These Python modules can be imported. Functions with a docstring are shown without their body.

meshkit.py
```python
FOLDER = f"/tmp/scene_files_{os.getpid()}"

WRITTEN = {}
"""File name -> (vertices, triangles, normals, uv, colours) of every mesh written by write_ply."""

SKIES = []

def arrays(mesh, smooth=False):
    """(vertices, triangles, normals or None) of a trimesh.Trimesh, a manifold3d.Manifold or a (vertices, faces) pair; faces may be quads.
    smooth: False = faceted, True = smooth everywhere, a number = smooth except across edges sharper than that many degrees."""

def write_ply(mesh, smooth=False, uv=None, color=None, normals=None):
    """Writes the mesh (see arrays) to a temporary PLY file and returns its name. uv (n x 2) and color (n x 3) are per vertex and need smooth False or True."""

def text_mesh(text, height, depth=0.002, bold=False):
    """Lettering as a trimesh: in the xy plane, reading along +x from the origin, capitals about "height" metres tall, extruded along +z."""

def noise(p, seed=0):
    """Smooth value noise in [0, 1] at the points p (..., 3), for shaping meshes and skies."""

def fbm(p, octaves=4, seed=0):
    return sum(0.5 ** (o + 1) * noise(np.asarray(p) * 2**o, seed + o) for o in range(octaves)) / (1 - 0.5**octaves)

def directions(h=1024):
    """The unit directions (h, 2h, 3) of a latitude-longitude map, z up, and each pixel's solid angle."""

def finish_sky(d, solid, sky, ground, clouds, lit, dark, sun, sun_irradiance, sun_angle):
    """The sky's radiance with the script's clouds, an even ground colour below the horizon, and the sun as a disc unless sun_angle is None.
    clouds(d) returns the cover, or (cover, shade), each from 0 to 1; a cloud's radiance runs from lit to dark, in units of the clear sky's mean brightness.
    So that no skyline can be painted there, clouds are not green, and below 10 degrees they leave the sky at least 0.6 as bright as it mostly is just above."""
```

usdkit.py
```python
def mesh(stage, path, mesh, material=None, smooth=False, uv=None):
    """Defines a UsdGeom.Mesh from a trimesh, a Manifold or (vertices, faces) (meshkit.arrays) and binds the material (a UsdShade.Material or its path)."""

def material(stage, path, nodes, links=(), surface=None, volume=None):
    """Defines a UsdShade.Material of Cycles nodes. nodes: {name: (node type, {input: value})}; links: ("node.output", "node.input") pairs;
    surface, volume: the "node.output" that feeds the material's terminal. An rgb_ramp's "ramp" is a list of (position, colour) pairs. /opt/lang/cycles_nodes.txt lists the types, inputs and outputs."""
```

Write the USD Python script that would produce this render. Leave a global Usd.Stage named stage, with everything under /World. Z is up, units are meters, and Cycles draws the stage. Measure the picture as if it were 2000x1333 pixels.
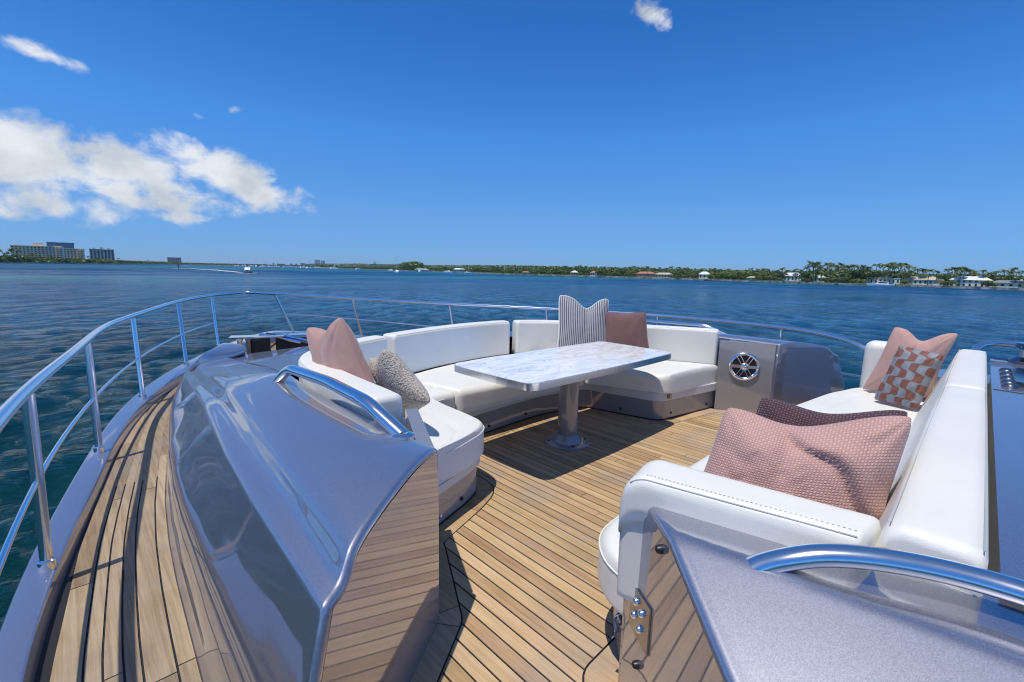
import math, random
import numpy as np, trimesh, shapely, usdkit, meshkit
from shapely.geometry import Polygon, LineString, box as sbox, Point
from pxr import Usd, UsdGeom, UsdLux, UsdShade, Gf, Sdf, Vt
rng = np.random.default_rng(7)
stage = Usd.Stage.CreateInMemory()
UsdGeom.SetStageUpAxis(stage, 'Z')
W = UsdGeom.Xform.Define(stage, '/World')
UsdGeom.Scope.Define(stage, '/World/Looks')

# ------------------------------------------------------------------ camera, sky, sun
# boat frame: x to starboard, y to the bow, z up, lounge deck at z = 0, water at z = WZ
EYE = np.array([0.0, 0.0, 1.45]); WZ = -3.3
RIGHT = np.array([0.71852762, -0.69510449, 0.02340531]); DOWN = np.array([-0.08936399, -0.12564432, -0.9880423]); FWD = np.array([0.68973338, 0.70784409, -0.15239622])
FPX = 889.0
cam = UsdGeom.Camera.Define(stage, '/World/camera')
cam.CreateFocalLengthAttr(16.0); cam.CreateHorizontalApertureAttr(16.0 * 2000 / FPX); cam.CreateVerticalApertureAttr(16.0 * 1333 / FPX)
cam.CreateClippingRangeAttr(Gf.Vec2f(0.05, 60000)); cam.CreateExposureAttr(0.0)
m = np.eye(4); m[0, :3], m[1, :3], m[2, :3], m[3, :3] = RIGHT, -DOWN, -FWD, EYE
UsdGeom.Xformable(cam).AddTransformOp().Set(Gf.Matrix4d(m.tolist()))
SUN_AZ, SUN_EL = math.radians(-95.0), math.radians(73.5)     # azimuth from the bow (+y) towards starboard (+x)
SUN = np.array([math.sin(SUN_AZ) * math.cos(SUN_EL), math.cos(SUN_AZ) * math.cos(SUN_EL), math.sin(SUN_EL)])
sun = UsdLux.DistantLight.Define(stage, '/World/sun')
sun.CreateIntensityAttr(1.0); sun.CreateAngleAttr(0.53); sun.CreateNormalizeAttr(True); sun.CreateColorAttr(Gf.Vec3f(1.0, 0.95, 0.865))
zx = SUN; xx = np.cross([0, 1, 0], zx); xx /= np.linalg.norm(xx); yy = np.cross(zx, xx)
m = np.eye(4); m[0, :3], m[1, :3], m[2, :3] = xx, yy, zx
UsdGeom.Xformable(sun).AddTransformOp().Set(Gf.Matrix4d(m.tolist()))
def at(px, py, z=0.0):                                        # the point at height z seen at a place of the 2000 x 1333 photograph
    d = RIGHT * (px - 1000) / FPX + DOWN * (py - 666.5) / FPX + FWD
    return EYE + d * ((z - EYE[2]) / d[2])
def sky_dir(px, py):
    d = RIGHT * (px - 1000) / FPX + DOWN * (py - 666.5) / FPX + FWD
    return d / np.linalg.norm(d)
def build_sky():
    N = {'geo': ('texture_coordinate', {}), 'sky': ('sky_texture', dict(sky_type='single_scattering', sun_disc=False, sun_elevation=SUN_EL, sun_rotation=SUN_AZ, altitude=0.0, air_density=0.7, aerosol_density=0.02, ozone_density=4.0)),
         'hsv': ('hsv', dict(hue=0.5, saturation=1.0, value=1.0, fac=1.0)), 'bg': ('background_shader', dict(strength=SKY_STRENGTH)),
         'sep': ('separate_xyz', {}), 'az': ('math', dict(math_type='arctan2')), 'el': ('math', dict(math_type='arcsine')), 'nrm': ('vector_math', dict(math_type='normalize'))}
    L = [('geo.generated', 'nrm.vector1'), ('nrm.vector', 'sep.vector'), ('sep.x', 'az.value1'), ('sep.y', 'az.value2'), ('sep.z', 'el.value1'), ('sky.color', 'hsv.color')]
    N['elr'] = ('map_range', dict(from_min=0.0, from_max=math.radians(60), clamp=True)); L.append(('el.value', 'elr.value'))
    N['air'] = ('rgb_ramp', dict(ramp=[(0.0, (.30, .56, 1.0)), (.022, (.34, .61, 1.04)), (.11, (.56, .92, 1.27)), (.245, (.52, 1.25, 1.80)), (.43, (.30, 1.08, 1.80)), (.75, (.70, 1.22, 1.70)), (1.0, (1.05, 1.35, 1.60))])); L.append(('elr.result', 'air.fac'))
    N['tint'] = ('mix_color', dict(blend_type='multiply', fac=1.0, use_clamp=False)); L += [('hsv.color', 'tint.a'), ('air.color', 'tint.b')]
    # clouds: soft blobs (azimuth, elevation, half sizes in radians, tilt, weight) broken up by noise
    def ae(px, py):
        d = sky_dir(px, py); return math.atan2(d[0], d[1]), math.asin(d[2])
    blobs = [(-40, 290, 300, 92, 0.16, 1.12), (190, 320, 250, 70, 0.20, 1.08), (450, 345, 165, 48, 0.30, 1.05), (40, 390, 260, 50, 0.02, 0.9), (370, 424, 75, 20, 0.0, 0.95), (370, 270, 70, 17, 0.15, 0.6),
             (490, 412, 50, 12, 0.0, 0.55), (60, 98, 90, 24, 0.15, 0.74), (1262, 18, 75, 40, 0.5, 0.75), (1015, 10, 18, 22, 0.6, 0.45), (465, 215, 30, 12, -.3, 0.4), (390, 228, 22, 12, 0.3, .42),
             (230, 180, 26, 12, 0.5, .4), (-500, 330, 420, 120, 0.1, .9), (-420, 60, 200, 60, 0.1, .7), (310, 392, 230, 36, 0.1, .95)]
    prev = None
    for i, (px, py, sx, sy, tilt, w) in enumerate(blobs):
        a, e = ae(px, py); d = sky_dir(px, py); c = FPX / (d @ FWD)    # pixels per radian there
        k = c / 1.0
        ca, sa = math.cos(tilt), math.sin(tilt)
        hx, hy = sx / k * (d @ FWD) ** 0 , sy / k
        roll = 0.0235
        # local offsets: right = +azimuth, down = -elevation; the photograph is rolled by 1.35 degrees
        N[f'da{i}'] = ('math', dict(math_type='subtract', value2=a)); L.append(('az.value', f'da{i}.value1'))
        N[f'de{i}'] = ('math', dict(math_type='subtract', value1=e)); L.append(('el.value', f'de{i}.value2'))
        ce = math.cos(e); ca, sa = math.cos(tilt - roll), math.sin(tilt - roll)
        N[f'ux{i}'] = ('math', dict(math_type='multiply', value2=ce * ca / hx)); L.append((f'da{i}.value', f'ux{i}.value1'))
        N[f'u{i}'] = ('math', dict(math_type='multiply_add', value2=sa / hx)); L += [(f'de{i}.value', f'u{i}.value1'), (f'ux{i}.value', f'u{i}.value3')]
        N[f'vx{i}'] = ('math', dict(math_type='multiply', value2=-ce * sa / hy)); L.append((f'da{i}.value', f'vx{i}.value1'))
        N[f'v{i}'] = ('math', dict(math_type='multiply_add', value2=ca / hy)); L += [(f'de{i}.value', f'v{i}.value1'), (f'vx{i}.value', f'v{i}.value3')]
        N[f'uu{i}'] = ('math', dict(math_type='multiply')); L += [(f'u{i}.value', f'uu{i}.value1'), (f'u{i}.value', f'uu{i}.value2')]
        N[f'q{i}'] = ('math', dict(math_type='multiply_add')); L += [(f'v{i}.value', f'q{i}.value1'), (f'v{i}.value', f'q{i}.value2'), (f'uu{i}.value', f'q{i}.value3')]
        N[f'n{i}'] = ('math', dict(math_type='multiply', value2=-0.9)); L.append((f'q{i}.value', f'n{i}.value1'))
        N[f'e{i}'] = ('math', dict(math_type='exponent')); L.append((f'n{i}.value', f'e{i}.value1'))
        N[f'w{i}'] = ('math', dict(math_type='multiply', value2=w)); L.append((f'e{i}.value', f'w{i}.value1'))
        if prev:
            N[f'm{i}'] = ('math', dict(math_type='smoothmax', value3=0.15)); L += [(prev, f'm{i}.value1'), (f'w{i}.value', f'm{i}.value2')]; prev = f'm{i}.value'
        else:
            prev = f'w{i}.value'
    N['map'] = ('mapping', dict(mapping_type='point', scale=(1, 1, 1.4))); L.append(('nrm.vector', 'map.vector'))
    N['no'] = ('noise_texture', dict(scale=17.0, detail=10.0, roughness=0.60, distortion=0.25)); L.append(('map.vector', 'no.vector'))
    N['nb'] = ('noise_texture', dict(scale=7.0, detail=6.0, roughness=0.55)); L.append(('map.vector', 'nb.vector'))
    N['nadd'] = ('math', dict(math_type='multiply_add', value2=1.7)); L += [('no.fac', 'nadd.value1'), (prev, 'nadd.value3')]
    N['cov'] = ('map_range', dict(range_type='smoothstep', from_min=1.30, from_max=1.82, to_min=0.0, to_max=0.92, clamp=True)); L.append(('nadd.value', 'cov.value'))
    N['gate'] = ('map_range', dict(range_type='smoothstep', from_min=0.10, from_max=0.32, clamp=True)); L.append((prev, 'gate.value'))
    N['fac'] = ('math', dict(math_type='multiply')); L += [('cov.result', 'fac.value1'), ('gate.result', 'fac.value2')]
    N['ramp'] = ('rgb_ramp', dict(ramp=[(0.32, tuple(5.6 * c for c in (0.80, 0.90, 1.0))), (0.58, tuple(9.0 * c for c in (0.955, 0.98, 1.0)))])); L.append(('nb.fac', 'ramp.fac'))
    N['mx'] = ('mix_color', dict(blend_type='mix', use_clamp=False)); L += [('fac.value', 'mx.fac'), ('tint.result', 'mx.a'), ('ramp.color', 'mx.b'), ('mx.result', 'bg.color')]
    return usdkit.material(stage, '/World/Looks/sky_look', N, L, surface='bg.background')
SKY_STRENGTH = 0.1
sky = UsdLux.DomeLight.Define(stage, '/World/sky')
UsdShade.MaterialBindingAPI.Apply(sky.GetPrim()).Bind(build_sky())
sky.GetPrim().SetCustomDataByKey('kind', 'structure')

# ------------------------------------------------------------------ helpers
LOOKS = {}
def look(name, nodes, links=(), surface='p.BSDF', volume=None):
    LOOKS[name] = usdkit.material(stage, f'/World/Looks/{name}_look', nodes, list(links), surface=surface, volume=volume)
    return LOOKS[name]
USED = {}
def path_for(name, parent=None):
    base = str(parent.GetPath()) if parent else '/World'
    k = f'{base}/{name}'; n = USED.get(k, 0); USED[k] = n + 1
    return k if n == 0 else f'{k}_{n:03d}'
def tag(p, label=None, cat=None, group=None, kind=None):
    for k, v in (('label', label), ('category', cat), ('group', group), ('kind', kind)):
        if v: p.SetCustomDataByKey(k, v)
    return p
def obj(name, mesh, mat, parent=None, smooth=35, uv=None, label=None):
    p = usdkit.mesh(stage, path_for(name, parent), mesh, LOOKS[mat], smooth=smooth, uv=uv).GetPrim()
    if label: p.SetCustomDataByKey('label', label)
    return p
def thing(name, label=None, cat=None, group=None, loc=None, rotz=0, scale=None, kind=None, ref=None):
    x = UsdGeom.Xform.Define(stage, path_for(name))
    if ref: x.GetPrim().GetReferences().AddInternalReference(ref.GetPath()); x.GetPrim().SetInstanceable(True)
    if loc is not None: x.AddTranslateOp().Set(Gf.Vec3d(*map(float, loc)))
    if rotz: x.AddRotateZOp().Set(float(math.degrees(rotz)))
    if scale is not None: x.AddScaleOp().Set(Gf.Vec3f(*map(float, np.broadcast_to(scale, 3))))
    return tag(x.GetPrim(), label, cat, group, kind)
cat_ = trimesh.util.concatenate
def tm(v, f): return trimesh.Trimesh(np.asarray(v, float), np.asarray(f, int), process=False)
def fix(m):
    m.merge_vertices(); trimesh.repair.fix_normals(m, multibody=True); return m
def box(cx, cy, cz, sx, sy, sz, rz=0):
    b = trimesh.creation.box((sx, sy, sz))
    if rz: b.apply_transform(trimesh.transformations.rotation_matrix(rz, (0, 0, 1)))
    b.apply_translation((cx, cy, cz)); return b
def resample(P, n, closed=False):
    P = np.asarray(P, float); Q = np.vstack([P, P[:1]]) if closed else P
    d = np.r_[0, np.cumsum(np.linalg.norm(np.diff(Q, axis=0), axis=1))]
    t = np.linspace(0, d[-1], n + 1)[:-1] if closed else np.linspace(0, d[-1], n)
    return np.stack([np.interp(t, d, Q[:, k]) for k in range(Q.shape[1])], 1)
def curve(P, n):                                              # a smooth curve through points
    from scipy.interpolate import PchipInterpolator, CubicSpline
    P = np.asarray(P, float); d = np.r_[0, np.cumsum(np.linalg.norm(np.diff(P, axis=0), axis=1) ** 0.6)]
    return resample(CubicSpline(d, P)(np.linspace(0, d[-1], 12 * len(P))), n)
def rounded(P, r, n=6):                                       # an open polyline with its corners rounded
    P = np.asarray(P, float); out = [P[0]]
    for i in range(1, len(P) - 1):
        a, b = P[i - 1] - P[i], P[i + 1] - P[i]; k = min(r, 0.48 * np.linalg.norm(a), 0.48 * np.linalg.norm(b))
        p, q = P[i] + a / np.linalg.norm(a) * k, P[i] + b / np.linalg.norm(b) * k
        for t in np.linspace(0, 1, n + 1): out.append((1 - t) ** 2 * p + 2 * t * (1 - t) * P[i] + t * t * q)
    return np.array(out + [P[-1]])
def sheet(V, wrap=False):                                     # a grid of points (rows, columns, 3)
    V = np.asarray(V, float); m, n = V.shape[:2]
    i, j = np.meshgrid(np.arange(m - 1), np.arange(n if wrap else n - 1), indexing='ij'); k = (j + 1) % n
    q = np.stack([i * n + j, i * n + k, (i + 1) * n + k, (i + 1) * n + j], -1).reshape(-1, 4)
    return tm(V.reshape(-1, 3), np.vstack([q[:, [0, 1, 2]], q[:, [0, 2, 3]]]))
def closed_loft(S):                                           # closed sections (rows, columns, 3) with flat ends
    S = np.asarray(S, float); m = sheet(S, wrap=True); n = S.shape[1]; v = list(m.vertices); f = list(m.faces)
    for row, flip in ((0, 1), (len(S) - 1, 0)):
        c = len(v); v.append(S[row].mean(0))
        for j in range(n):
            a, b = row * n + j, row * n + (j + 1) % n; f.append((c, b, a) if flip else (c, a, b))
    return fix(tm(v, f))
def tube(P, r, sides=12, oval=None, up=(0, 0, 1)):            # oval = (half width, half height), upright on the curve
    P = np.asarray(P, float); t = np.gradient(P, axis=0); t /= np.linalg.norm(t, axis=1, keepdims=True)
    u = np.asarray(up, float); a = np.cross(t, u)
    bad = np.linalg.norm(a, axis=1) < 0.15
    if bad.any():
        a = np.zeros_like(t); g = np.cross(t[0], (1, 0, 0.01) if abs(t[0] @ u) > .9 else u); a[0] = g / np.linalg.norm(g)
        for i in range(1, len(t)):
            g = a[i - 1] - t[i] * (a[i - 1] @ t[i]); a[i] = g / np.linalg.norm(g)
    a /= np.linalg.norm(a, axis=1, keepdims=True); b = np.cross(a, t)
    th = np.arange(sides) * 2 * math.pi / sides; rx, ry = oval or (1, 1); r = np.broadcast_to(r, (len(P),))[:, None, None]
    return closed_loft(P[:, None] + r * (rx * np.cos(th)[None, :, None] * a[:, None] + ry * np.sin(th)[None, :, None] * b[:, None]))
def lathe(prof, n=32, c=(0, 0, 0)):
    m = trimesh.creation.revolve(np.asarray(prof, float), sections=n); m.apply_translation(c); return fix(m)
def prism(poly, z0, z1):
    m = trimesh.creation.extrude_polygon(poly, z1 - z0); m.apply_translation((0, 0, z0)); return m
def slab(poly, z0, z1, r=0.004):                              # a prism with a small chamfer round the top
    poly = shapely.geometry.polygon.orient(poly); ins = poly.buffer(-r, join_style=2)
    a = np.array(poly.exterior.coords)[:-1]; n = len(a)
    if ins.is_empty or ins.geom_type != 'Polygon' or len(ins.exterior.coords) - 1 != n: return prism(poly, z0, z1)
    b = np.array(shapely.geometry.polygon.orient(ins).exterior.coords)[:-1]
    k = int(np.argmin(np.linalg.norm(b - a[0], axis=1))); b = np.roll(b, -k, axis=0)
    vt, ft = trimesh.creation.triangulate_polygon(Polygon(b), engine='earcut')
    if len(vt) != n: return prism(poly, z0, z1)
    V = np.vstack([np.c_[a, np.full(n, z0)], np.c_[a, np.full(n, z1 - r)], np.c_[b, np.full(n, z1)]]); F = []
    for j in range(n):
        k = (j + 1) % n
        for o in (0, n): F += [(o + j, o + k, o + n + k), (o + j, o + n + k, o + n + j)]
    ids = [int(np.argmin(np.linalg.norm(b - p, axis=1))) for p in vt]
    F += [(2 * n + ids[x], 2 * n + ids[y], 2 * n + ids[z]) for x, y, z in ft]
    m = tm(V, F); trimesh.repair.fix_normals(m); return m
def noise3(p, f, seed, o=3): return meshkit.fbm(np.asarray(p) * f + 100, octaves=o, seed=seed) - 0.5
def band(A, B, z0, z1, r=0.04, crown=0.012, lean=0.0, rough=0.004, groove=(), cross=(), ends=(True, True), n=70, rb=0.02, seed=1, ztop=None):
    """A cushion that follows two plan curves A (front) and B (back); groove = [(distance from A, depth, width)], cross = [(fraction along, depth, width)]."""
    A, B = resample(A, n), resample(B, n); h = z1 - z0
    L = np.r_[0, np.cumsum(np.linalg.norm(np.diff((A + B) / 2, axis=0), axis=1))]
    # make the rounding at the ends well sampled
    t = np.unique(np.concatenate([np.linspace(0, 1, n)] + ([r / L[-1] * (1 - np.cos(np.linspace(0, math.pi / 2, 6)))] if ends[0] else []) + ([1 - r / L[-1] * (1 - np.cos(np.linspace(0, math.pi / 2, 6)))] if ends[1] else [])
                  + [c[0] + np.linspace(-3, 3, 13) * c[2] / L[-1] for c in cross]).clip(0, 1))
    A = np.stack([np.interp(t, L / L[-1], A[:, k]) for k in (0, 1)], 1); B = np.stack([np.interp(t, L / L[-1], B[:, k]) for k in (0, 1)], 1)
    th = np.linspace(0, math.pi / 2, 7); S = []
    for i in range(len(t)):
        w = np.linalg.norm(B[i] - A[i]); e = (B[i] - A[i]) / w
        d = min(t[i] * L[-1] if ends[0] else 1, (1 - t[i]) * L[-1] if ends[1] else 1)
        k = r - math.sqrt(max(0, r * r - max(0, r - d) ** 2)) if d < r else 0.0
        inner = np.linspace(r, w - r, 26)[1:-1]
        s = np.concatenate([[rb], rb - rb * np.sin(th[2::2]), [0, 0, 0], r - r * np.cos(th), inner, w - r + r * np.sin(th), [w, w, w], w - rb + rb * np.sin(th[::-1][:-2:2])  , [w - rb]])
        z = np.concatenate([[0], rb - rb * np.cos(th[2::2]), np.linspace(rb, h - r, 5)[1:-1], h - r + r * np.sin(th), np.full(len(inner), h), h - r + r * np.cos(th), np.linspace(rb, h - r, 5)[1:-1][::-1], rb - rb * np.cos(th[::-1][:-2:2]), [0]])
        up = np.clip((z - (h - r)) / r, 0, 1)
        z = z + up * crown * np.clip(1 - (2 * s / w - 1) ** 2, 0, 1) ** 0.6
        for g, dep, wid in groove: z = z - up * dep * np.exp(-((s - g) / wid) ** 2)
        for c, dep, wid in cross:
            q = math.exp(-((t[i] - c) * L[-1] / wid) ** 2); z = z - up * dep * q
            s = s + np.where(s < r, 1, np.where(s > w - r, -1, 0)) * dep * 0.8 * q * (z > rb)
        s = k + s * (w - 2 * k) / w; z = z * (1 - k / h) if k else z
        p = A[i] + e * (s + lean * z / h)[:, None]
        S.append(np.c_[p, z0 + z])
    S = np.array(S)
    if rough:
        d = noise3(S.reshape(-1, 3), 3.2, seed).reshape(S.shape[:2]); S[..., 2] += rough * 2 * d * np.clip((S[..., 2] - z0) / h, 0, 1)
    return closed_loft(S)
def offset(P, d):                                             # a plan curve moved to its left by d
    P = np.asarray(P, float); t = np.gradient(P, axis=0); t /= np.linalg.norm(t, axis=1, keepdims=True)
    return P + d * np.stack([-t[:, 1], t[:, 0]], 1)
def face_mesh(m): return fix(m)

# ------------------------------------------------------------------ materials
def bump_on(N, L, height, strength=0.3, distance=0.01, to='p.normal', name='bump'):
    N[name] = ('bump', dict(strength=strength, distance=distance)); L += [(height, f'{name}.height'), (f'{name}.normal', to)]
def paint(name, clear, flake, rough=0.46, mix=0.5, metal=0.9):            # metallic lacquer: a crisp clear layer over coarse bright flakes
    N = {'g': ('geometry', {}), 'fl': ('voronoi_texture', dict(scale=650.0)), 'sx': ('separate_xyz', {}), 'fr': ('map_range', dict(from_min=0, from_max=1, to_min=0.80, to_max=1.22)), 'hs': ('hsv', dict(color=flake)), 'w': ('noise_texture', dict(scale=2.2, detail=1.0)), 'sc': ('noise_texture', dict(scale=5.0, detail=6.0)), 'scr': ('map_range', dict(from_min=.35, from_max=.75, to_min=0.02, to_max=0.065)),
         'a': ('principled_bsdf', dict(base_color=clear, metallic=1.0, roughness=0.03)), 'b': ('principled_bsdf', dict(metallic=metal, roughness=rough, coat_weight=0.6, coat_roughness=0.03)), 'x': ('mix_closure', dict(fac=mix)), 'cb': ('bump', dict(strength=0.035, distance=0.02))}
    L = [('g.position', 'fl.vector'), ('fl.color', 'sx.vector'), ('sx.x', 'fr.value'), ('fr.result', 'hs.value'), ('hs.color', 'b.base_color'), ('g.position', 'w.vector'), ('w.fac', 'cb.height'), ('cb.normal', 'a.normal'), ('g.position', 'sc.vector'), ('sc.fac', 'scr.value'), ('scr.result', 'a.roughness'), ('a.BSDF', 'x.closure1'), ('b.BSDF', 'x.closure2')]
    look(name, N, L, surface='x.closure')
paint('paint', (0.40, 0.41, 0.45), (0.58, 0.575, 0.64), 0.47, 0.42)
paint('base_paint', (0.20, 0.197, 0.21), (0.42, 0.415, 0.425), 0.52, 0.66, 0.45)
look('steel', {'p': ('principled_bsdf', dict(base_color=(0.86, 0.86, 0.87), metallic=1.0, roughness=0.045)), 'g': ('geometry', {}), 'n': ('noise_texture', dict(scale=14.0, detail=2.0)), 'r': ('map_range', dict(to_min=0.12, to_max=0.20))},
     [('g.position', 'n.vector'), ('n.fac', 'r.value'), ('r.result', 'p.roughness')])
look('dark_steel', {'p': ('principled_bsdf', dict(base_color=(0.30, 0.30, 0.33), metallic=1.0, roughness=0.14))})
look('black_rubber', {'p': ('principled_bsdf', dict(base_color=(0.012, 0.012, 0.014), roughness=0.4))})
look('caulk', {'p': ('principled_bsdf', dict(base_color=(0.011, 0.010, 0.012), roughness=0.6))})
look('shadow_gap', {'p': ('principled_bsdf', dict(base_color=(0.03, 0.03, 0.035), roughness=0.7))})
def vinyl(name, base):
    N = {'g': ('geometry', {}), 'v': ('voronoi_texture', dict(scale=420.0)), 'n': ('noise_texture', dict(scale=9.0, detail=3.0)), 'n2': ('noise_texture', dict(scale=2.5, detail=4.0)),
         'rm': ('rgb_ramp', dict(ramp=[(0.3, tuple(0.93 * c for c in base)), (0.7, base)])), 'ad': ('math', dict(math_type='multiply_add', value2=0.12)),
         'p': ('principled_bsdf', dict(roughness=0.42, specular_ior_level=0.45, sheen_weight=0.05))}
    L = [('g.position', 'v.vector'), ('g.position', 'n.vector'), ('g.position', 'n2.vector'), ('n2.fac', 'rm.fac'), ('rm.color', 'p.base_color'), ('v.distance', 'ad.value1'), ('n.fac', 'ad.value3')]
    bump_on(N, L, 'ad.value', 0.24, 0.012); look(name, N, L)
vinyl('vinyl', (0.765, 0.75, 0.69))
vinyl('flap_vinyl', (0.66, 0.65, 0.61))
look('thread', {'p': ('principled_bsdf', dict(base_color=(0.40, 0.41, 0.40), roughness=0.8))})
def teak(name, cols, axis=1, grey=0.0):
    sc = [55.0, 55.0, 30.0]; sc[axis] = 1.6
    N = {'g': ('geometry', {}), 'oi': ('object_info', {}), 'mp': ('mapping', dict(mapping_type='point', scale=tuple(sc))), 'ofs': ('combine_xyz', {}), 'om': ('math', dict(math_type='multiply', value2=173.0)), 'va': ('vector_math', dict(math_type='add')),
         'gr': ('noise_texture', dict(scale=1.0, detail=5.0, roughness=0.62, distortion=0.25)), 'mp2': ('mapping', dict(mapping_type='point', scale=tuple(4.5 * s for s in sc))), 'fi': ('noise_texture', dict(scale=1.0, detail=3.0)),
         'bl': ('noise_texture', dict(scale=5.0, detail=3.0)), 'rm': ('rgb_ramp', dict(ramp=[(0.25, cols[0]), (0.5, cols[1]), (0.75, cols[2])])),
         'rv': ('map_range', dict(to_min=-0.09, to_max=0.09)), 'ad': ('math', dict(math_type='add')), 'md': ('math', dict(math_type='multiply_add', value2=0.30)), 'md2': ('math', dict(math_type='multiply_add', value2=0.34)), 'mf': ('math', dict(math_type='add', value2=-0.29)),
         'hue': ('map_range', dict(to_min=0.492, to_max=0.506)), 'hs': ('hsv', dict(saturation=1.0, value=1.0)), 'rnd2': ('white_noise_texture', dict(dimensions='1D')), 'va2': ('map_range', dict(to_min=0.88, to_max=1.10)),
         'p': ('principled_bsdf', dict(roughness=0.62, specular_ior_level=0.35))}
    L = [('oi.random', 'om.value1'), ('om.value', 'ofs.x'), ('om.value', 'ofs.y'), ('om.value', 'ofs.z'), ('g.position', 'mp.vector'), ('mp.vector', 'va.vector1'), ('ofs.vector', 'va.vector2'), ('va.vector', 'gr.vector'), ('g.position', 'mp2.vector'), ('mp2.vector', 'fi.vector'), ('g.position', 'bl.vector'),
         ('oi.random', 'rv.value'), ('gr.fac', 'ad.value1'), ('rv.result', 'ad.value2'), ('fi.fac', 'md.value1'), ('ad.value', 'md.value3'), ('bl.fac', 'md2.value1'), ('md.value', 'md2.value3'), ('md2.value', 'mf.value1'), ('mf.value', 'rm.fac'),
         ('oi.random', 'rnd2.w'), ('rnd2.value', 'hue.value'), ('oi.random', 'va2.value'), ('va2.result', 'hs.value'), ('hue.result', 'hs.hue'), ('rm.color', 'hs.color'), ('g.position', 'we.vector'), ('we.fac', 'wr.value'), ('wr.result', 'wm.fac'), ('hs.color', 'wm.a'), ('wm.result', 'p.base_color')]
    N |= {'we': ('noise_texture', dict(scale=1.7, detail=5.0, roughness=0.6)), 'wr': ('map_range', dict(range_type='smoothstep', from_min=0.46, from_max=0.68, to_min=0.0, to_max=0.45, clamp=True)), 'wm': ('mix_color', dict(b=tuple(0.9 * (0.25 * cols[1][k] + 0.75 * sum(cols[1]) / 3) for k in range(3))))}
    bump_on(N, L, 'fi.fac', 0.25, 0.0015); look(name, N, L)
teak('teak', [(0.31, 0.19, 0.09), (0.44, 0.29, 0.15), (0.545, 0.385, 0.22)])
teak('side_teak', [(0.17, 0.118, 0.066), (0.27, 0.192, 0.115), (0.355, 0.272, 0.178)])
def marble():
    N = {'g': ('geometry', {}), 'mp': ('mapping', dict(mapping_type='point', rotation=(0, 0, 0.25), scale=(1.1, 3.4, 1.0))), 'd': ('noise_texture', dict(scale=2.2, detail=5.0)), 'dm': ('mix_vector', dict(fac=0.30, use_clamp=False)),
         'v': ('noise_texture', dict(scale=2.3, detail=8.0, roughness=0.62, distortion=1.3)), 'ab': ('math', dict(math_type='subtract', value2=0.5)), 'a2': ('math', dict(math_type='absolute')), 'rm': ('rgb_ramp', dict(ramp=[(0.0, (0.50, 0.51, 0.53)), (0.010, (0.70, 0.71, 0.725)), (0.035, (0.80, 0.80, 0.80)), (0.12, (0.86, 0.85, 0.825))])),
         'cl': ('noise_texture', dict(scale=3.0, detail=4.0)), 'cr': ('rgb_ramp', dict(ramp=[(0.32, (0.89, 0.895, 0.90)), (0.55, (1, 1, 1))])), 'mm': ('mix_color', dict(blend_type='multiply', fac=1.0)), 'p': ('principled_bsdf', dict(roughness=0.13, specular_ior_level=0.5))}
    L = [('g.position', 'mp.vector'), ('mp.vector', 'd.vector'), ('mp.vector', 'dm.a'), ('d.color', 'dm.b'), ('dm.result', 'v.vector'), ('v.fac', 'ab.value1'), ('ab.value', 'a2.value1'), ('a2.value', 'rm.fac'), ('dm.result', 'cl.vector'), ('cl.fac', 'cr.fac'), ('rm.color', 'mm.a'), ('cr.color', 'mm.b'), ('mm.result', 'p.base_color')]
    look('marble', N, L)
marble()
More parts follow.
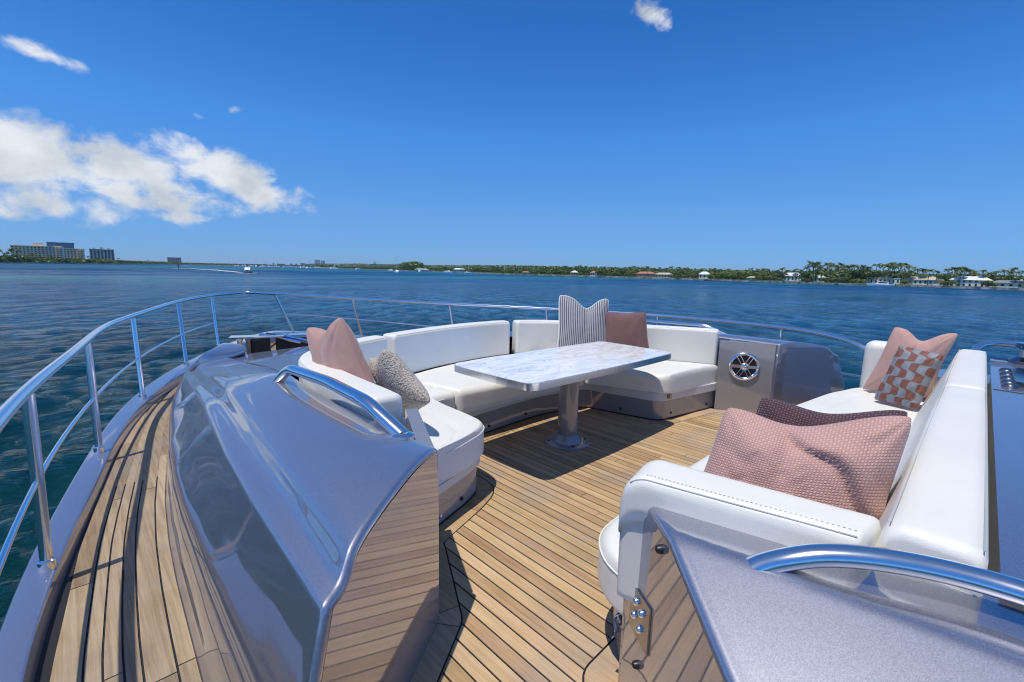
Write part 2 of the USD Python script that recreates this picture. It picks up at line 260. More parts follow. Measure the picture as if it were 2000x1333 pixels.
def fabric(name, base, dark, scale=(150, 150), bump=0.5, mottled=0.25, rough=0.9, kind='weave'):
    sx, sy = scale
    N = {'uv': ('uvmap', dict(attribute='st')), 'g': ('geometry', {}), 'mp': ('mapping', dict(mapping_type='point', scale=(sx, sy, 1))), 'sp': ('separate_xyz', {}),
         'n': ('noise_texture', dict(scale=7.0, detail=3.0)), 'nn': ('noise_texture', dict(scale=90.0, detail=3.0)), 'p': ('principled_bsdf', dict(roughness=rough, sheen_weight=0.25, sheen_roughness=0.4, specular_ior_level=0.2))}
    L = [('uv.UV', 'mp.vector'), ('mp.vector', 'sp.vector'), ('g.position', 'n.vector'), ('g.position', 'nn.vector')]
    if kind == 'weave':                                       # basket weave: alternating pads
        N |= {'ck': ('checker_texture', dict(scale=1.0, color1=(1, 1, 1), color2=(0, 0, 0))), 'fx': ('math', dict(math_type='fraction')), 'fy': ('math', dict(math_type='fraction')), 'px': ('math', dict(math_type='pingpong', value2=0.5)), 'py': ('math', dict(math_type='pingpong', value2=0.5)), 'mn': ('math', dict(math_type='minimum')), 'mr': ('map_range', dict(range_type='smoothstep', from_min=0.05, from_max=0.38, clamp=True)), 'ckv': ('rgb_to_bw', {}), 'mu': ('math', dict(math_type='multiply_add', value2=0.45)), 'hh': ('math', dict(math_type='multiply', value2=0.69))}
        L += [('mp.vector', 'ck.vector'), ('sp.x', 'px.value1'), ('sp.y', 'py.value1'), ('px.value', 'mn.value1'), ('py.value', 'mn.value2'), ('mn.value', 'mr.value'), ('ck.color', 'ckv.color'), ('ckv.val', 'mu.value1'), ('mr.result', 'mu.value3'), ('mu.value', 'hh.value1')]; H = 'hh.value'
    elif kind == 'boucle':
        N |= {'v': ('voronoi_texture', dict(scale=95.0, randomness=1.0)), 'iv': ('math', dict(math_type='subtract', value1=0.85)), 'wp': ('mix_vector', dict(fac=0.012, use_clamp=False))}
        L += [('g.position', 'v.vector'), ('v.distance', 'iv.value2')]; H = 'iv.value'
    elif kind == 'stripe':                                    # stitched stripes
        N |= {'s1': ('math', dict(math_type='sine')), 's2': ('math', dict(math_type='sine')), 'k': ('math', dict(math_type='multiply_add', value2=0.30, value3=0.0)), 'sm': ('math', dict(math_type='add')), 'mr': ('map_range', dict(range_type='smoothstep', from_min=-0.25, from_max=0.55, clamp=True))}
        L += [('sp.x', 's1.value1'), ('sp.y', 's2.value1'), ('s2.value', 'k.value1'), ('s1.value', 'sm.value1'), ('k.value', 'sm.value2'), ('sm.value', 'mr.value')]; H = 'mr.result'
    else:                                                     # plain cloth
        N |= {'s1': ('math', dict(math_type='sine')), 's2': ('math', dict(math_type='sine')), 'mu': ('math', dict(math_type='multiply_add', value2=0.5, value3=0.5)), 'mm': ('math', dict(math_type='multiply'))}
        L += [('sp.x', 's1.value1'), ('sp.y', 's2.value1'), ('s1.value', 'mm.value1'), ('s2.value', 'mm.value2'), ('mm.value', 'mu.value1')]; H = 'mu.value'
    N |= {'rm': ('rgb_ramp', dict(ramp=[(0.0, dark), (1.0, base)])), 'mo': ('rgb_ramp', dict(ramp=[(0.3, (1 - mottled,) * 3), (0.7, (1, 1, 1))])), 'mx': ('mix_color', dict(blend_type='multiply', fac=1.0)), 'av': ('math', dict(math_type='multiply_add', value2=0.35))}
    L += [(H, 'rm.fac'), ('n.fac', 'mo.fac'), ('rm.color', 'mx.a'), ('mo.color', 'mx.b'), ('mx.result', 'p.base_color'), ('nn.fac', 'av.value1'), (H, 'av.value3')]
    bump_on(N, L, 'av.value', bump, 0.004); look(name, N, L)
fabric('pink_cloth', (0.56, 0.345, 0.30), (0.42, 0.25, 0.22), (1500, 1500), 0.25, 0.12, kind='plain')
fabric('boucle_cloth', (0.80, 0.75, 0.67), (0.30, 0.25, 0.20), (100, 100), 1.0, 0.15, kind='boucle')
fabric('stripe_cloth', (0.50, 0.50, 0.50), (0.11, 0.115, 0.14), (290, 520), 0.45, 0.1, kind='stripe')
fabric('mauve_cloth', (0.225, 0.125, 0.115), (0.15, 0.085, 0.085), (1100, 1700), 0.3, 0.18, kind='plain')
fabric('rose_weave', (0.66, 0.42, 0.37), (0.45, 0.255, 0.215), (105, 105), 0.55, 0.10)
fabric('pale_pink_cloth', (0.64, 0.40, 0.345), (0.52, 0.31, 0.265), (900, 900), 0.35, 0.08)
fabric('plum_weave', (0.19, 0.115, 0.12), (0.055, 0.03, 0.04), (100, 100), 0.8, 0.15)
def wave_cloth():                                             # interlocking rounded fingers in rust and grey blue
    N = {'uv': ('uvmap', dict(attribute='st')), 'mp': ('mapping', dict(mapping_type='point', rotation=(0, 0, 0.06), scale=(1, 1, 1))), 'sp': ('separate_xyz', {}), 'fy': ('math', dict(math_type='multiply', value2=2 * math.pi * 3.2)), 'sn': ('math', dict(math_type='sine')), 'k': ('math', dict(math_type='multiply', value2=4.0)),
         'th': ('math', dict(math_type='tanh')), 'sx': ('math', dict(math_type='multiply', value2=2.9)), 'ad': ('math', dict(math_type='multiply_add', value2=0.30)), 'fr': ('math', dict(math_type='pingpong', value2=0.5)), 'mr': ('map_range', dict(range_type='smoothstep', from_min=0.238, from_max=0.262, clamp=True)),
         'g': ('geometry', {}), 'n': ('noise_texture', dict(scale=26.0, detail=3.0)), 'nr': ('rgb_ramp', dict(ramp=[(0.3, (0.72, 0.72, 0.72)), (0.7, (1.1, 1.1, 1.1))])), 'rm': ('rgb_ramp', dict(ramp=[(0, (0.20, 0.075, 0.05)), (1, (0.215, 0.235, 0.26))])), 'mx': ('mix_color', dict(blend_type='multiply', fac=1.0, use_clamp=False)),
         'p': ('principled_bsdf', dict(roughness=0.62, sheen_weight=0.5, sheen_roughness=0.3))}
    L = [('uv.UV', 'mp.vector'), ('mp.vector', 'sp.vector'), ('sp.y', 'fy.value1'), ('fy.value', 'sn.value1'), ('sn.value', 'k.value1'), ('k.value', 'th.value1'), ('sp.x', 'sx.value1'), ('th.value', 'ad.value1'), ('sx.value', 'ad.value3'), ('ad.value', 'fr.value1'), ('fr.value', 'mr.value'), ('mr.result', 'rm.fac'), ('g.position', 'n.vector'), ('n.fac', 'nr.fac'), ('rm.color', 'mx.a'), ('nr.color', 'mx.b'), ('mx.result', 'p.base_color')]
    bump_on(N, L, 'mr.result', 0.2, 0.003); look('wave_cloth', N, L)
wave_cloth()
look('piping_cloth', {'p': ('principled_bsdf', dict(base_color=(0.78, 0.77, 0.74), roughness=0.8))})
look('strap_cloth', {'p': ('principled_bsdf', dict(base_color=(0.22, 0.26, 0.34), roughness=0.7))})

# ------------------------------------------------------------------ the yacht: hull, decks and mouldings
XC = 3.10                                                     # centreline
def mir(P):
    P = np.array(P, float); P[..., 0] = 2 * XC - P[..., 0]; return P
def mirror_mesh(m):
    v = np.array(m.vertices); v[:, 0] = 2 * XC - v[:, 0]; return tm(v, np.array(m.faces)[:, ::-1])
CAP_OUT = curve([(-0.42, -3.0), (-0.41, 0.0), (-0.39, 1.4), (-0.334, 2.6), (-0.204, 3.644), (0.032, 4.987), (0.20, 5.78), (0.50, 6.80), (0.95, 7.85), (1.55, 8.9), (2.25, 9.85), (2.75, 10.38), (3.10, 10.62)], 90)
CAP_IN = curve([(-0.27, -3.0), (-0.27, 0.0), (-0.265, 1.4), (-0.238, 2.3), (-0.158, 3.03), (-0.07, 3.577), (0.045, 4.22), (0.161, 4.876), (0.31, 5.55), (0.52, 6.27), (0.84, 7.08), (1.30, 7.95), (1.85, 8.82), (2.42, 9.62), (2.85, 10.1), (3.10, 10.28)], 90)
CAPZ, SDZ = -0.05, -0.14
def cap_z(y): return CAPZ + 0.10 * np.clip((y - 6.5) / 4, 0, 1) ** 1.5
hull = thing('hull', 'silver-mauve metallic yacht hull side dropping to the water under the railing', 'hull', kind='structure')
def hull_side(mirrored):
    o, i_ = CAP_OUT, CAP_IN; S = []
    for a, b in zip(o, i_):
        z = cap_z(a[1]); d = b - a; fl = 0.12 + 0.5 * np.clip((a[1] - 3) / 7.5, 0, 1) ** 1.4
        inn = (np.array([XC, a[1] * 0.985]) - a); L = np.linalg.norm(inn) + 1e-6; e = inn / L
        q = lambda w: a + e * min(w, L)
        S.append([(*q(fl * 2.2), WZ - 0.9), (*q(fl * 1.5), WZ + 0.3), (*q(fl * 0.7), -1.7), (*q(fl * .18), -0.75), (*a, z - 0.16), (*(a - e * 0.006), z - 0.03), (*(a + d * .04), z - 0.006), (*(a + d * 0.12), z), (*(a + d * 0.88), z), (*(a + d * .97), z - 0.006), (*b, z - 0.03), (*(b + d * .06), SDZ - 0.02)])
    m = sheet(np.array(S)); m = mirror_mesh(m) if mirrored else m
    return m
for k in (0, 1): obj('hull_side', fix(hull_side(k)), 'paint', hull, smooth=40)

# --- port coaming: the broad moulding between side deck and lounge, lofted from the end face at the passage to the bow
def gx(y, P):                                                 # x of a guide line at y
    P = np.array(P); return np.interp(y, P[:, 1], P[:, 0])
G_IN = [(0.972, 1.424), (0.955, 1.60), (0.93, 2.2), (0.945, 2.7), (0.985, 3.2), (1.07, 3.75), (1.13, 4.4), (1.20, 5.2), (1.32, 6.2), (1.42, 6.9)]
G_RI = [(0.80, 1.31), (0.785, 1.55), (0.775, 2.2), (0.80, 2.7), (0.86, 3.2), (0.93, 3.75), (1.0, 4.4), (1.09, 5.2), (1.22, 6.2), (1.34, 6.9)]
G_TO = [(0.468, 1.08), (0.503, 1.46), (0.542, 2.03), (0.608, 2.91), (0.70, 4.04), (0.80, 5.0), (0.95, 6.0), (1.16, 6.9)]
G_NO = [(0.416, 1.04), (0.438, 1.30), (0.462, 1.65), (0.497, 2.24), (0.566, 3.03), (0.665, 4.13), (0.765, 5.05), (0.915, 6.03), (1.12, 6.9)]
G_RG = [(0.366, 1.01), (0.378, 1.28), (0.395, 1.70), (0.429, 2.22), (0.497, 2.94), (0.60, 3.98), (0.70, 5.0), (0.86, 6.0), (1.06, 6.9)]
G_BO = [(0.215, 0.906), (0.225, 1.4), (0.234, 1.9), (0.258, 2.63), (0.284, 3.08), (0.338, 3.66), (0.447, 4.45), (0.58, 5.28), (0.857, 6.7), (0.93, 6.95)]
def drop(y): return np.clip((np.asarray(y, float) - 3.0) / 3.9, 0, 1) ** 1.05 * 0.62
def coaming():
    S = []
    fr = np.r_[np.linspace(0, 1, 3) * 0.02, np.linspace(0.05, 1, 75)]
    u = np.array([-0.825, -0.565])
    for t in fr:
        y_in = 1.424 + t * (6.9 - 1.424)
        def pt(G, z, y0):
            y = y0 + t * (6.9 - y0); return np.array([gx(y, G), y, z - (z + 0.14) * drop(y) * 0.95])
        a, ri, to, no, rg, bo = pt(G_IN, 0.755, 1.424), pt(G_RI, 0.785, 1.31), pt(G_TO, 0.722, 1.08), pt(G_NO, 0.664, 1.04), pt(G_RG, 0.646, 1.01), pt(G_BO, -0.145, 0.906)
        md = np.array([0.70 * to[0] + 0.30 * ri[0], 0.70 * to[1] + 0.30 * ri[1], 0.62 * to[2] + 0.38 * ri[2] + 0.010])
        wf = lambda fx, fz: rg + (bo - rg) * np.array([fx, fx, fz])
        w1, w2, w3, w4, w5 = wf(.10, .05), wf(.44, .26), wf(.80, .50), wf(.86, .70), wf(.885, .90)
        gut = a + np.array([0.0, 0, 0]); low = a.copy(); low[2] = -0.02
        S.append([low, gut, 0.55 * a + 0.45 * ri + (0, 0, 0.012), ri, md, to, no, rg, w1, w2, w3, w4, w5, bo])
    S = np.array(S); out = []
    from scipy.interpolate import PchipInterpolator
    key = np.array([0, 1, 1.7, 2.4, 3.6, 5.0, 5.6, 6.2, 6.6, 7.3, 8.2, 8.9, 9.6, 10.2])
    tt = np.unique(np.r_[np.linspace(0, 1, 3), np.linspace(1, 5, 22), np.linspace(5, 7, 17), np.linspace(7, 10.2, 16)])
    for s in S:
        f = PchipInterpolator(key, s); out.append(f(tt))
    V = np.array(out); tt = np.array(tt)
    # the paint rolls over the end face through a small radius
    n = np.array([0.565, -0.825, 0]); rad = 0.022; first = V[0].copy(); rows = []
    c = first[tt >= 1].mean(0); inw = c - first; inw -= n * (inw @ n)[:, None]
    tan = np.gradient(first, axis=0); tan /= np.linalg.norm(tan, axis=1, keepdims=True); nr = np.cross(tan, n); nr *= np.sign((nr * inw).sum(1))[:, None]
    nr[tt < 1.0] = 0
    for th in np.linspace(0, math.pi / 2, 6)[::-1]:
        rows.append(first + n * (rad * math.sin(th)) + nr * (rad * (1 - math.cos(th))))
    V = np.concatenate([np.array(rows), V[1:]])
    end = V[0]
    top = end[tt >= 1.0]; low = np.c_[np.interp(np.linspace(0, 1, len(top)), [0, 1], [end[0][0], end[-1][0]]), np.interp(np.linspace(0, 1, len(top)), [0, 1], [end[0][1], end[-1][1]]), np.full(len(top), -0.145)]
    # end face as a fan of strips between its outline and its foot, kept in one plane
    poly = np.vstack([end, [[end[-1][0], end[-1][1], -0.145]], [[end[0][0], end[0][1], -0.145]]])
    s2 = np.c_[(poly - poly[0]) @ np.array([*u, 0]), poly[:, 2]]
    vt, ft = trimesh.creation.triangulate_polygon(Polygon(s2).buffer(0), engine='earcut')
    face = tm(np.c_[poly[0][0] + vt[:, 0] * u[0] * 1.0, poly[0][1] + vt[:, 0] * u[1] * 1.0, vt[:, 1]], ft)
    return fix(sheet(V)), fix(face)
def flipz(m, ref):                                            # make faces look away from a point inside
    c = m.triangles_center - np.asarray(ref)
    if (c * m.face_normals).sum() < 0: m.invert()
    return m
co_skin, co_face = coaming()
for side in (0, 1):
    c = thing('coaming', ['glossy silver-mauve moulding between the side deck and the sofa on the left', 'dark shaded moulding behind the round speaker on the far side of the lounge'][side], 'coaming', kind='structure')
    for nm, m_ in (('skin', co_skin), ('end_face', co_face)):
        m_ = mirror_mesh(m_) if side else m_.copy()
        obj(nm, m_, 'paint', c, smooth=28 if nm == 'skin' else False)
    f = lambda P: mir(P) if side else np.asarray(P, float)
    # upright inner panel between end face and sofa (it carries the speaker on the far side)
    P0, P1 = np.array([1.205, 1.905]), np.array([0.978, 1.428])
    if side: P0, P1 = np.array([4.985, 1.905]), np.array([5.222, 1.432])
    d = (P1 - P0) / np.linalg.norm(P1 - P0); nn = np.array([d[1], -d[0]]) * (-1 if side == 0 else 1)
    nn = nn if nn @ (np.array([XC, 1.5]) - P0) < 0 else -nn
    q = [P0, P1, P1 + nn * 0.06, P0 + nn * 0.06]
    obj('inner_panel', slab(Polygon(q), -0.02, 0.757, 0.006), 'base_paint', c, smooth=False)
    for px in ([(1.12, 1.70, .12)] if not side else []): pass
# foredeck hood in front of the sofa, joined to the coamings by a dark seam
SOFA_BACK = np.array([(0.9, 3.05), (1.05, 3.22), (1.25, 3.42), (1.55, 3.585), (2.0, 3.765), (2.4, 3.89), (2.78, 3.985), (3.25, 4.045), (3.8, 4.02), (4.3, 3.70), (4.65, 3.20), (5.0, 2.6), (5.3, 2.2)])
def hood():
    rows = []; fx = np.linspace(0, 1, 70)
    for t in np.r_[np.linspace(0, 1, 40)]:
        y = np.full(70, 5.0); x = None
        for _ in range(6):
            xl = np.array([gx(q, G_IN) for q in y]) + 0.012; x = xl + (2 * XC - 2 * xl) * fx; y0 = np.interp(x, SOFA_BACK[:, 0], SOFA_BACK[:, 1]) + 0.004; y = np.maximum(y0, 2.75) + (6.9 - np.maximum(y0, 2.75)) * t
        z = 0.755 - (0.755 + 0.14) * drop(y) * 0.95 + 0.05 * (1 - ((x - XC) / (XC - xl)) ** 2) * np.clip((y - 3.3) / 1.5, 0, 1)
        rows.append(np.c_[x, y, z])
    rows.append(np.c_[rows[-1][:, 0], np.full(70, 6.93), np.full(70, -0.14)])
    return fix(sheet(np.array(rows)))
hd = obj('foredeck_hood', hood(), 'paint', smooth=30); tag(hd, 'glossy foredeck moulding sloping down to the bow in front of the sofa', 'foredeck', kind='structure')
for side in (0, 1):
    P = np.array([[gx(y, G_IN) + 0.005, y, 0.755 - (0.755 + 0.14) * drop(y) * 0.95 - 0.012] for y in np.linspace(3.3, 6.9, 30)])
    obj('seam', tube(mir(P) if side else P, 0.011, 6), 'caulk', hd)
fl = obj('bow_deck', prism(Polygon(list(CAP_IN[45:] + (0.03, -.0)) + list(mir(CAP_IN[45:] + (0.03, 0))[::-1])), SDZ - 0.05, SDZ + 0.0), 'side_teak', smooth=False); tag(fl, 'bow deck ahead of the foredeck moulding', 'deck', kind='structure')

# --- lounge deck: a dark caulking bed and separate teak planks and margin boards
U_BASE = rounded([(0.80, 1.77), (1.357, 1.985), (1.70, 2.105), (1.86, 2.19), (1.88, 2.9), (2.53, 2.955), (3.0, 2.99), (3.35, 3.0), (3.62, 2.95), (3.93, 2.885), (3.985, 2.60), (4.11, 2.10), (5.02, 1.94)], 0.10)
base_poly = Polygon(list(U_BASE) + [(5.6, 1.94), (5.6, 5.0), (0.5, 5.0), (0.5, 1.6)]).buffer(0)
port_end = Polygon([(0.9735, 1.425), (0.30, 0.964), (-0.2, 0.9), (-0.2, 4), (1.0, 4), (1.24, 1.93)])
stbd_end = Polygon([(5.226, 1.425), (5.9, 0.964), (6.4, 0.9), (6.4, 4), (5.2, 4), (4.97, 1.90)])
console_poly = Polygon([(1.28, 0.74), (0.74, 0.22), (0.0, -0.5), (6.2, -0.5), (6.2, 0.75), (5.0, 0.82)])
obst = shapely.union_all([base_poly, port_end, stbd_end, console_poly])
room = Polygon([(0.36, -0.4), (5.84, -0.4), (5.84, 3.3), (0.36, 3.3)])
deck = thing('lounge_deck', 'warm teak lounge floor of straight planks with black caulking', 'deck', kind='structure')
obj('caulking', prism(room, -0.06, -0.0045), 'caulk', deck, smooth=False)
margin = obst.buffer(0.112, quad_segs=6).difference(obst.buffer(-0.01)).intersection(room)
field = room.difference(obst.buffer(0.120, quad_segs=6))
cuts = shapely.union_all([LineString(c).buffer(0.0028) for c in ([(1.05, 1.30), (0.93, 1.46)], [(0.93, 1.46), (1.12, 1.42)], [(1.70, 1.90), (1.60, 2.2)], [(2.0, 2.05), (1.80, 2.20)], [(3.1, 2.8), (3.1, 3.1)], [(3.84, 2.74), (3.96, 2.90)], [(3.98, 2.05), (4.14, 2.3)], [(4.05, 2.30), (3.84, 2.24)], [(4.95, 1.78), (5.02, 1.98)], [(4.3, 1.9), (4.36, 2.15)], [(1.12, .92), (1.2, .6)], [(2.4, 2.7), (2.4, 3.0)])])
def polys(g): return [p for p in getattr(g, 'geoms', [g]) if p.geom_type == 'Polygon' and p.area > 4e-4]
for p in polys(margin.difference(cuts)):
    obj('plank', slab(p.simplify(0.0015), -0.02, 0.0, 0.0012), 'teak', deck, smooth=False)
PITCH = 0.0652
for k in range(-2, 98):
    x0 = 0.073 + (k - 1) * PITCH + 0.0022; strip = sbox(x0, -1, x0 + PITCH - 0.0082, 4)
    for p in polys(field.intersection(strip)):
        y0, y1 = p.bounds[1], p.bounds[3]; parts = [p]
        if y1 - y0 > 1.7 and rng.random() < 0.35:             # an occasional butt joint
            yj = y0 + (y1 - y0) * rng.uniform(.3, .7); parts = polys(p.difference(sbox(x0 - 1, yj - .0018, x0 + 1, yj + .0018)))
        for q in parts: obj('plank', slab(q, -0.02, -0.0008 + 0.0008 * rng.random(), 0.0012), 'teak', deck, smooth=False)

# --- side decks: curved planks sprung along the coaming
def side_deck(side):
    d = thing('side_deck', ['weathered teak walkway along the left railing', 'teak walkway along the far railing'][side], 'deck', kind='structure')
    ys = np.linspace(-1.2, 6.55, 100) if side == 0 else np.linspace(-1.2, 6.55, 30)
    L = np.array([np.interp(ys, [-1.2, 1.4, 2.3, 3.31, 4.12, 5.23, 6.27, 6.6], [-0.23, -0.225, -0.198, -0.097, 0.031, 0.23, 0.45, 0.53]), ys]).T
    Rr = np.array([np.interp(ys, [-1.2] + [g[1] for g in G_BO[1:]], [0.215] + [g[0] for g in G_BO[1:]]), ys]).T
    f = (lambda P: mir(P)) if side else (lambda P: P)
    bed = Polygon(list(f(L - (.05, 0))) + list(f(Rr + (.03, 0))[::-1])).buffer(0)
    obj('caulking', prism(bed, SDZ - 0.05, SDZ - 0.006), 'caulk', d, smooth=False)
    fr = [0.015, 0.235, 0.365, 0.505, 0.63, 0.86, 1.0] if side == 0 else [0.015, 0.35, 0.65, 0.86, 1.0]
    joints = [[2.92, 5.1], [3.9, 1.1], [2.16, 4.9], [3.55, 1.2], [2.02, 3.95, 5.6], [2.05, 4.6]]
    for k in range(len(fr) - 1):
        J = [-1.2] + sorted(joints[k % 6]) + [6.5] if side == 0 else [-1.2, 6.5]
        for y0, y1 in zip(J[:-1], J[1:]):
            yy = np.linspace(y0 + 0.003, y1 - 0.003, 26 if side == 0 else 10); li = np.stack([np.interp(yy, ys, L[:, 0]), yy], 1); ri = np.stack([np.interp(yy, ys, Rr[:, 0]), yy], 1)
            a = li + (ri - li) * fr[k]; b = li + (ri - li) * fr[k + 1]; a[:, 0] += 0.004; b[:, 0] -= 0.004 if k < len(fr) - 2 else 0.001
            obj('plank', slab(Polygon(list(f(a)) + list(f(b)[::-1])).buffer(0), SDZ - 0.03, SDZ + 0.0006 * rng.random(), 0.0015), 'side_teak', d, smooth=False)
for s in (0, 1): side_deck(s)
# the upturned lip of the bulwark where the side deck meets the bow, both sides
def flare(side):                                              # a tongue that rises out of the bulwark and curls inboard
    I = curve([(0.855, 5.82, 0.312), (1.02, 6.12, 0.335), (1.27, 6.44, 0.345), (1.53, 6.63, 0.347), (1.63, 6.80, 0.352)], 30)
    O = curve([(0.850, 5.83, 0.315), (0.945, 6.00, 0.375), (1.09, 6.36, 0.398), (1.28, 6.75, 0.402), (1.46, 7.05, 0.40), (1.57, 7.0, 0.385), (1.632, 6.82, 0.355)], 30); S = []; I, O = (EYE + (q - EYE) * 0.946 for q in (I, O))
    for i in range(30):
        a, o = I[i], O[i]; t = i / 29; th = 0.012 + 0.085 * math.sin(math.pi * min(1, .05 + t * .95)) ** .8; e = o - a; u = np.array([-0.30, 0.12, 0]) * min(1, 2 * t + .15)
        S.append([a + (0, 0, -th), a + e * -.03 + (0, 0, -th * .55), a + e * -.01 + (0, 0, -.012), a + e * .05, a + e * .3 + (0, 0, .012), a + e * .65 + (0, 0, .014), a + e * .95, o + (0, 0, -.03), o + u * .25 + (0, 0, -.16), o + u + (0, 0, -o[2] - .10), o + u * .6 + (0, 0, -o[2] - .12), a + e * .5 + (0, 0, -th - .10 * min(1, 3 * t))])
    m = closed_loft(np.array(S)); return mirror_mesh(m) if side else m
for s in (0, 1):
    p = obj('bulwark_lip', flare(s), 'paint', smooth=40); tag(p, ['raised glossy bulwark lip at the end of the left walkway by the bow', 'raised glossy bulwark lip on the far side of the bow'][s], 'bulwark', kind='structure')

# --- aft console beside the camera, and the flat moulding behind the aft sofa
K0, K1 = np.array([1.055, 0.505]), np.array([1.175, -0.35])     # the crease in its top
kd = (K1 - K0) / np.linalg.norm(K1 - K0); kn = np.array([kd[1], -kd[0]]); kn = kn if kn[0] < 0 else -kn
def console_z(P):
    s = (np.asarray(P)[..., :2] - K0) @ kn; s = np.where(s > 0.012, s, np.where(s < -0.012, 0, (s + .012) ** 2 / .048)); return 0.79 - math.tan(math.radians(22.0)) * s
def console():
    A = np.array([1.262, 0.722]); dd = np.array([-0.668, -0.744]); n_in = np.array([0.744, -0.668]); rows = []
    for s in np.r_[0.0, 0.004, 0.010, 0.018, 0.026, np.linspace(0.04, 1.75, 60)]:
        k = 0.022 - math.sqrt(max(0, 0.022 ** 2 - max(0, 0.022 - s) ** 2)) if s < 0.022 else 0
        c = A + dd * s; r = 0.026
        xb = lambda y: 1.215 + (0.70 - y) * 0.235 if y > 0.08 else 1.361
        ws = np.linspace(0, 1.2, 400); Q = c + ws[:, None] * n_in; ok = Q[:, 0] < np.array([xb(y) for y in Q[:, 1]]); wmax = ws[np.argmin(ok)] if not ok.all() else 1.2
        wmax = max(wmax, r + 0.004)
        zt = lambda w: float(console_z(c + n_in * w)) - k
        z0 = zt(r); sec = [(*(c + n_in * k), -0.15), (*(c + n_in * k), z0 * .5), (*(c + n_in * k), z0 - r)]
        for th in np.linspace(0, math.pi / 2, 8)[1:]: sec.append((*(c + n_in * (k + r - r * math.cos(th))), z0 - r + r * math.sin(th)))
        for w in np.linspace(r + k, wmax, 44)[1:]: sec.append((*(c + n_in * w), zt(w)))
        rows.append(sec)
    return fix(sheet(np.array(rows)))
con = thing('aft_console', 'silver-mauve console with sunlit flaked top beside the aft sofa in the right foreground', 'console', kind='structure')
cs = console(); obj('skin', flipz(cs, (1.6, -.6, 0.2)), 'paint', con, smooth=30)
obj('aft_face', prism(Polygon([(1.262, 0.722), (1.36, 0.10), (1.36, -0.6), (1.1, -0.6)]), -0.15, 0.60), 'paint', con, smooth=False)
fpt = lambda s, z, out=0.0: np.array([1.262 - 0.668 * s - 0.744 * out, 0.722 - 0.744 * s + 0.668 * out, z])
def disc_on(s, z, r, h, out=0.0):                             # a small dome on the console's passage face
    prof = [(0, 0), (r, 0), (r, h * .35), (r * .8, h * .8), (r * .4, h), (0, h)]; m_ = lathe(prof, 20)
    T = np.eye(4); zax = np.array([-0.744, 0.668, 0]); xax = np.array([-0.668, -0.744, 0]); T[:3, 0], T[:3, 1], T[:3, 2], T[:3, 3] = xax, np.cross(zax, xax), zax, fpt(s, z, out); m_.apply_transform(T); return fix(m_)
for s, z in ((0.285, 0.728), (0.175, 0.272)): obj('stud', disc_on(s, z, 0.0125, 0.018), 'black_rubber', con)
b = lathe([(0, 0), (0.02, 0), (0.02, .006), (.013, .014), (0, .016)], 20, (1.318, 0.118, 0.789)); obj('stud', b, 'black_rubber', con)
pl = thing('switch_plate', 'thin steel plate with four domed push buttons on the console by the passage', 'switch plate')
def plate():
    u = np.array([-0.668, -0.744, 0]); o = np.array([-0.744, 0.668, 0]); P = [fpt(s, z, 0.001) for s, z in ((0.085, 0.485), (0.250, 0.520), (0.250, 0.372), (0.085, 0.337))]
    return fix(tm(P + [p + o * 0.005 for p in P], [(0, 1, 2), (0, 2, 3), (4, 6, 5), (4, 7, 6)] + [x for i in range(4) for x in ((i, 4 + i, 4 + (i + 1) % 4), (i, 4 + (i + 1) % 4, (i + 1) % 4))]))
obj('plate', plate(), 'dark_steel', pl, smooth=False)
for s, z in ((0.145, 0.462), (0.195, 0.462), (0.133, 0.408), (0.185, 0.402)): obj('button', disc_on(s, z, 0.0125, 0.012, 0.006), 'steel', pl)
am = thing('aft_moulding', 'flat blue-reflecting moulding behind the aft sofa at the right edge', 'deck moulding', kind='structure')
def aft_top():
    rows = []
    for y in np.r_[-0.103, -0.104, np.linspace(-0.11, -2.6, 14)]:
        xs = np.linspace(1.361, 5.55, 30); z = 0.81 - 0.02 * max(0, -y - .12) + 0 * xs
        if y == -0.103: z = z - 0.5
        rows.append(np.c_[xs, np.full(30, y), z])
    rows = np.array(rows); side_ = rows[:, -1:] + np.array([0.02, 0, -0.012]); low = side_ + np.array([0.06, 0, -0.75]); return fix(sheet(np.concatenate([rows, side_, low], axis=1)))
obj('top', flipz(aft_top(), (3, -1, 0)), 'paint', am, smooth=25)
obj('edge_trim', tube([(5.60, -0.125, 0.805), (5.60, -1.2, 0.785), (5.60, -2.6, 0.757)], 0.014, 8), 'dark_steel', am)
obj('panel_seam', tube([(3.96, -0.11, 0.811), (3.93, -1.0, 0.794), (3.9, -2.0, .774)], 0.004, 6), 'caulk', am)
vent = thing('deck_vent', 'dark grey vent with five finger-like louvres on the moulding at the right edge', 'vent')
obj('body', slab(Polygon(rounded([(4.22, -0.205), (4.90, -0.205), (4.98, -0.46), (4.12, -0.46), (4.22, -0.205)], .03)), 0.795, 0.838, .01), 'dark_steel', vent, smooth=30)
for x in (4.16, 4.31, 4.48, 4.68, 4.88):
    m_ = trimesh.creation.icosphere(2, 1.0); m_.apply_scale((0.045, 0.040, 0.018)); m_.apply_translation((x, -0.185, 0.815)); obj('louvre', m_, 'dark_steel', vent)
wn = thing('winch', 'small dark winch drum at the deck edge beyond the vent', 'winch')
obj('drum', lathe([(0, 0), (.15, 0), (.16, .03), (.11, .06), (.10, .12), (.14, .15), (.13, .17), (0, .18)], 24, (5.52, -0.36, .80)), 'dark_steel', wn)
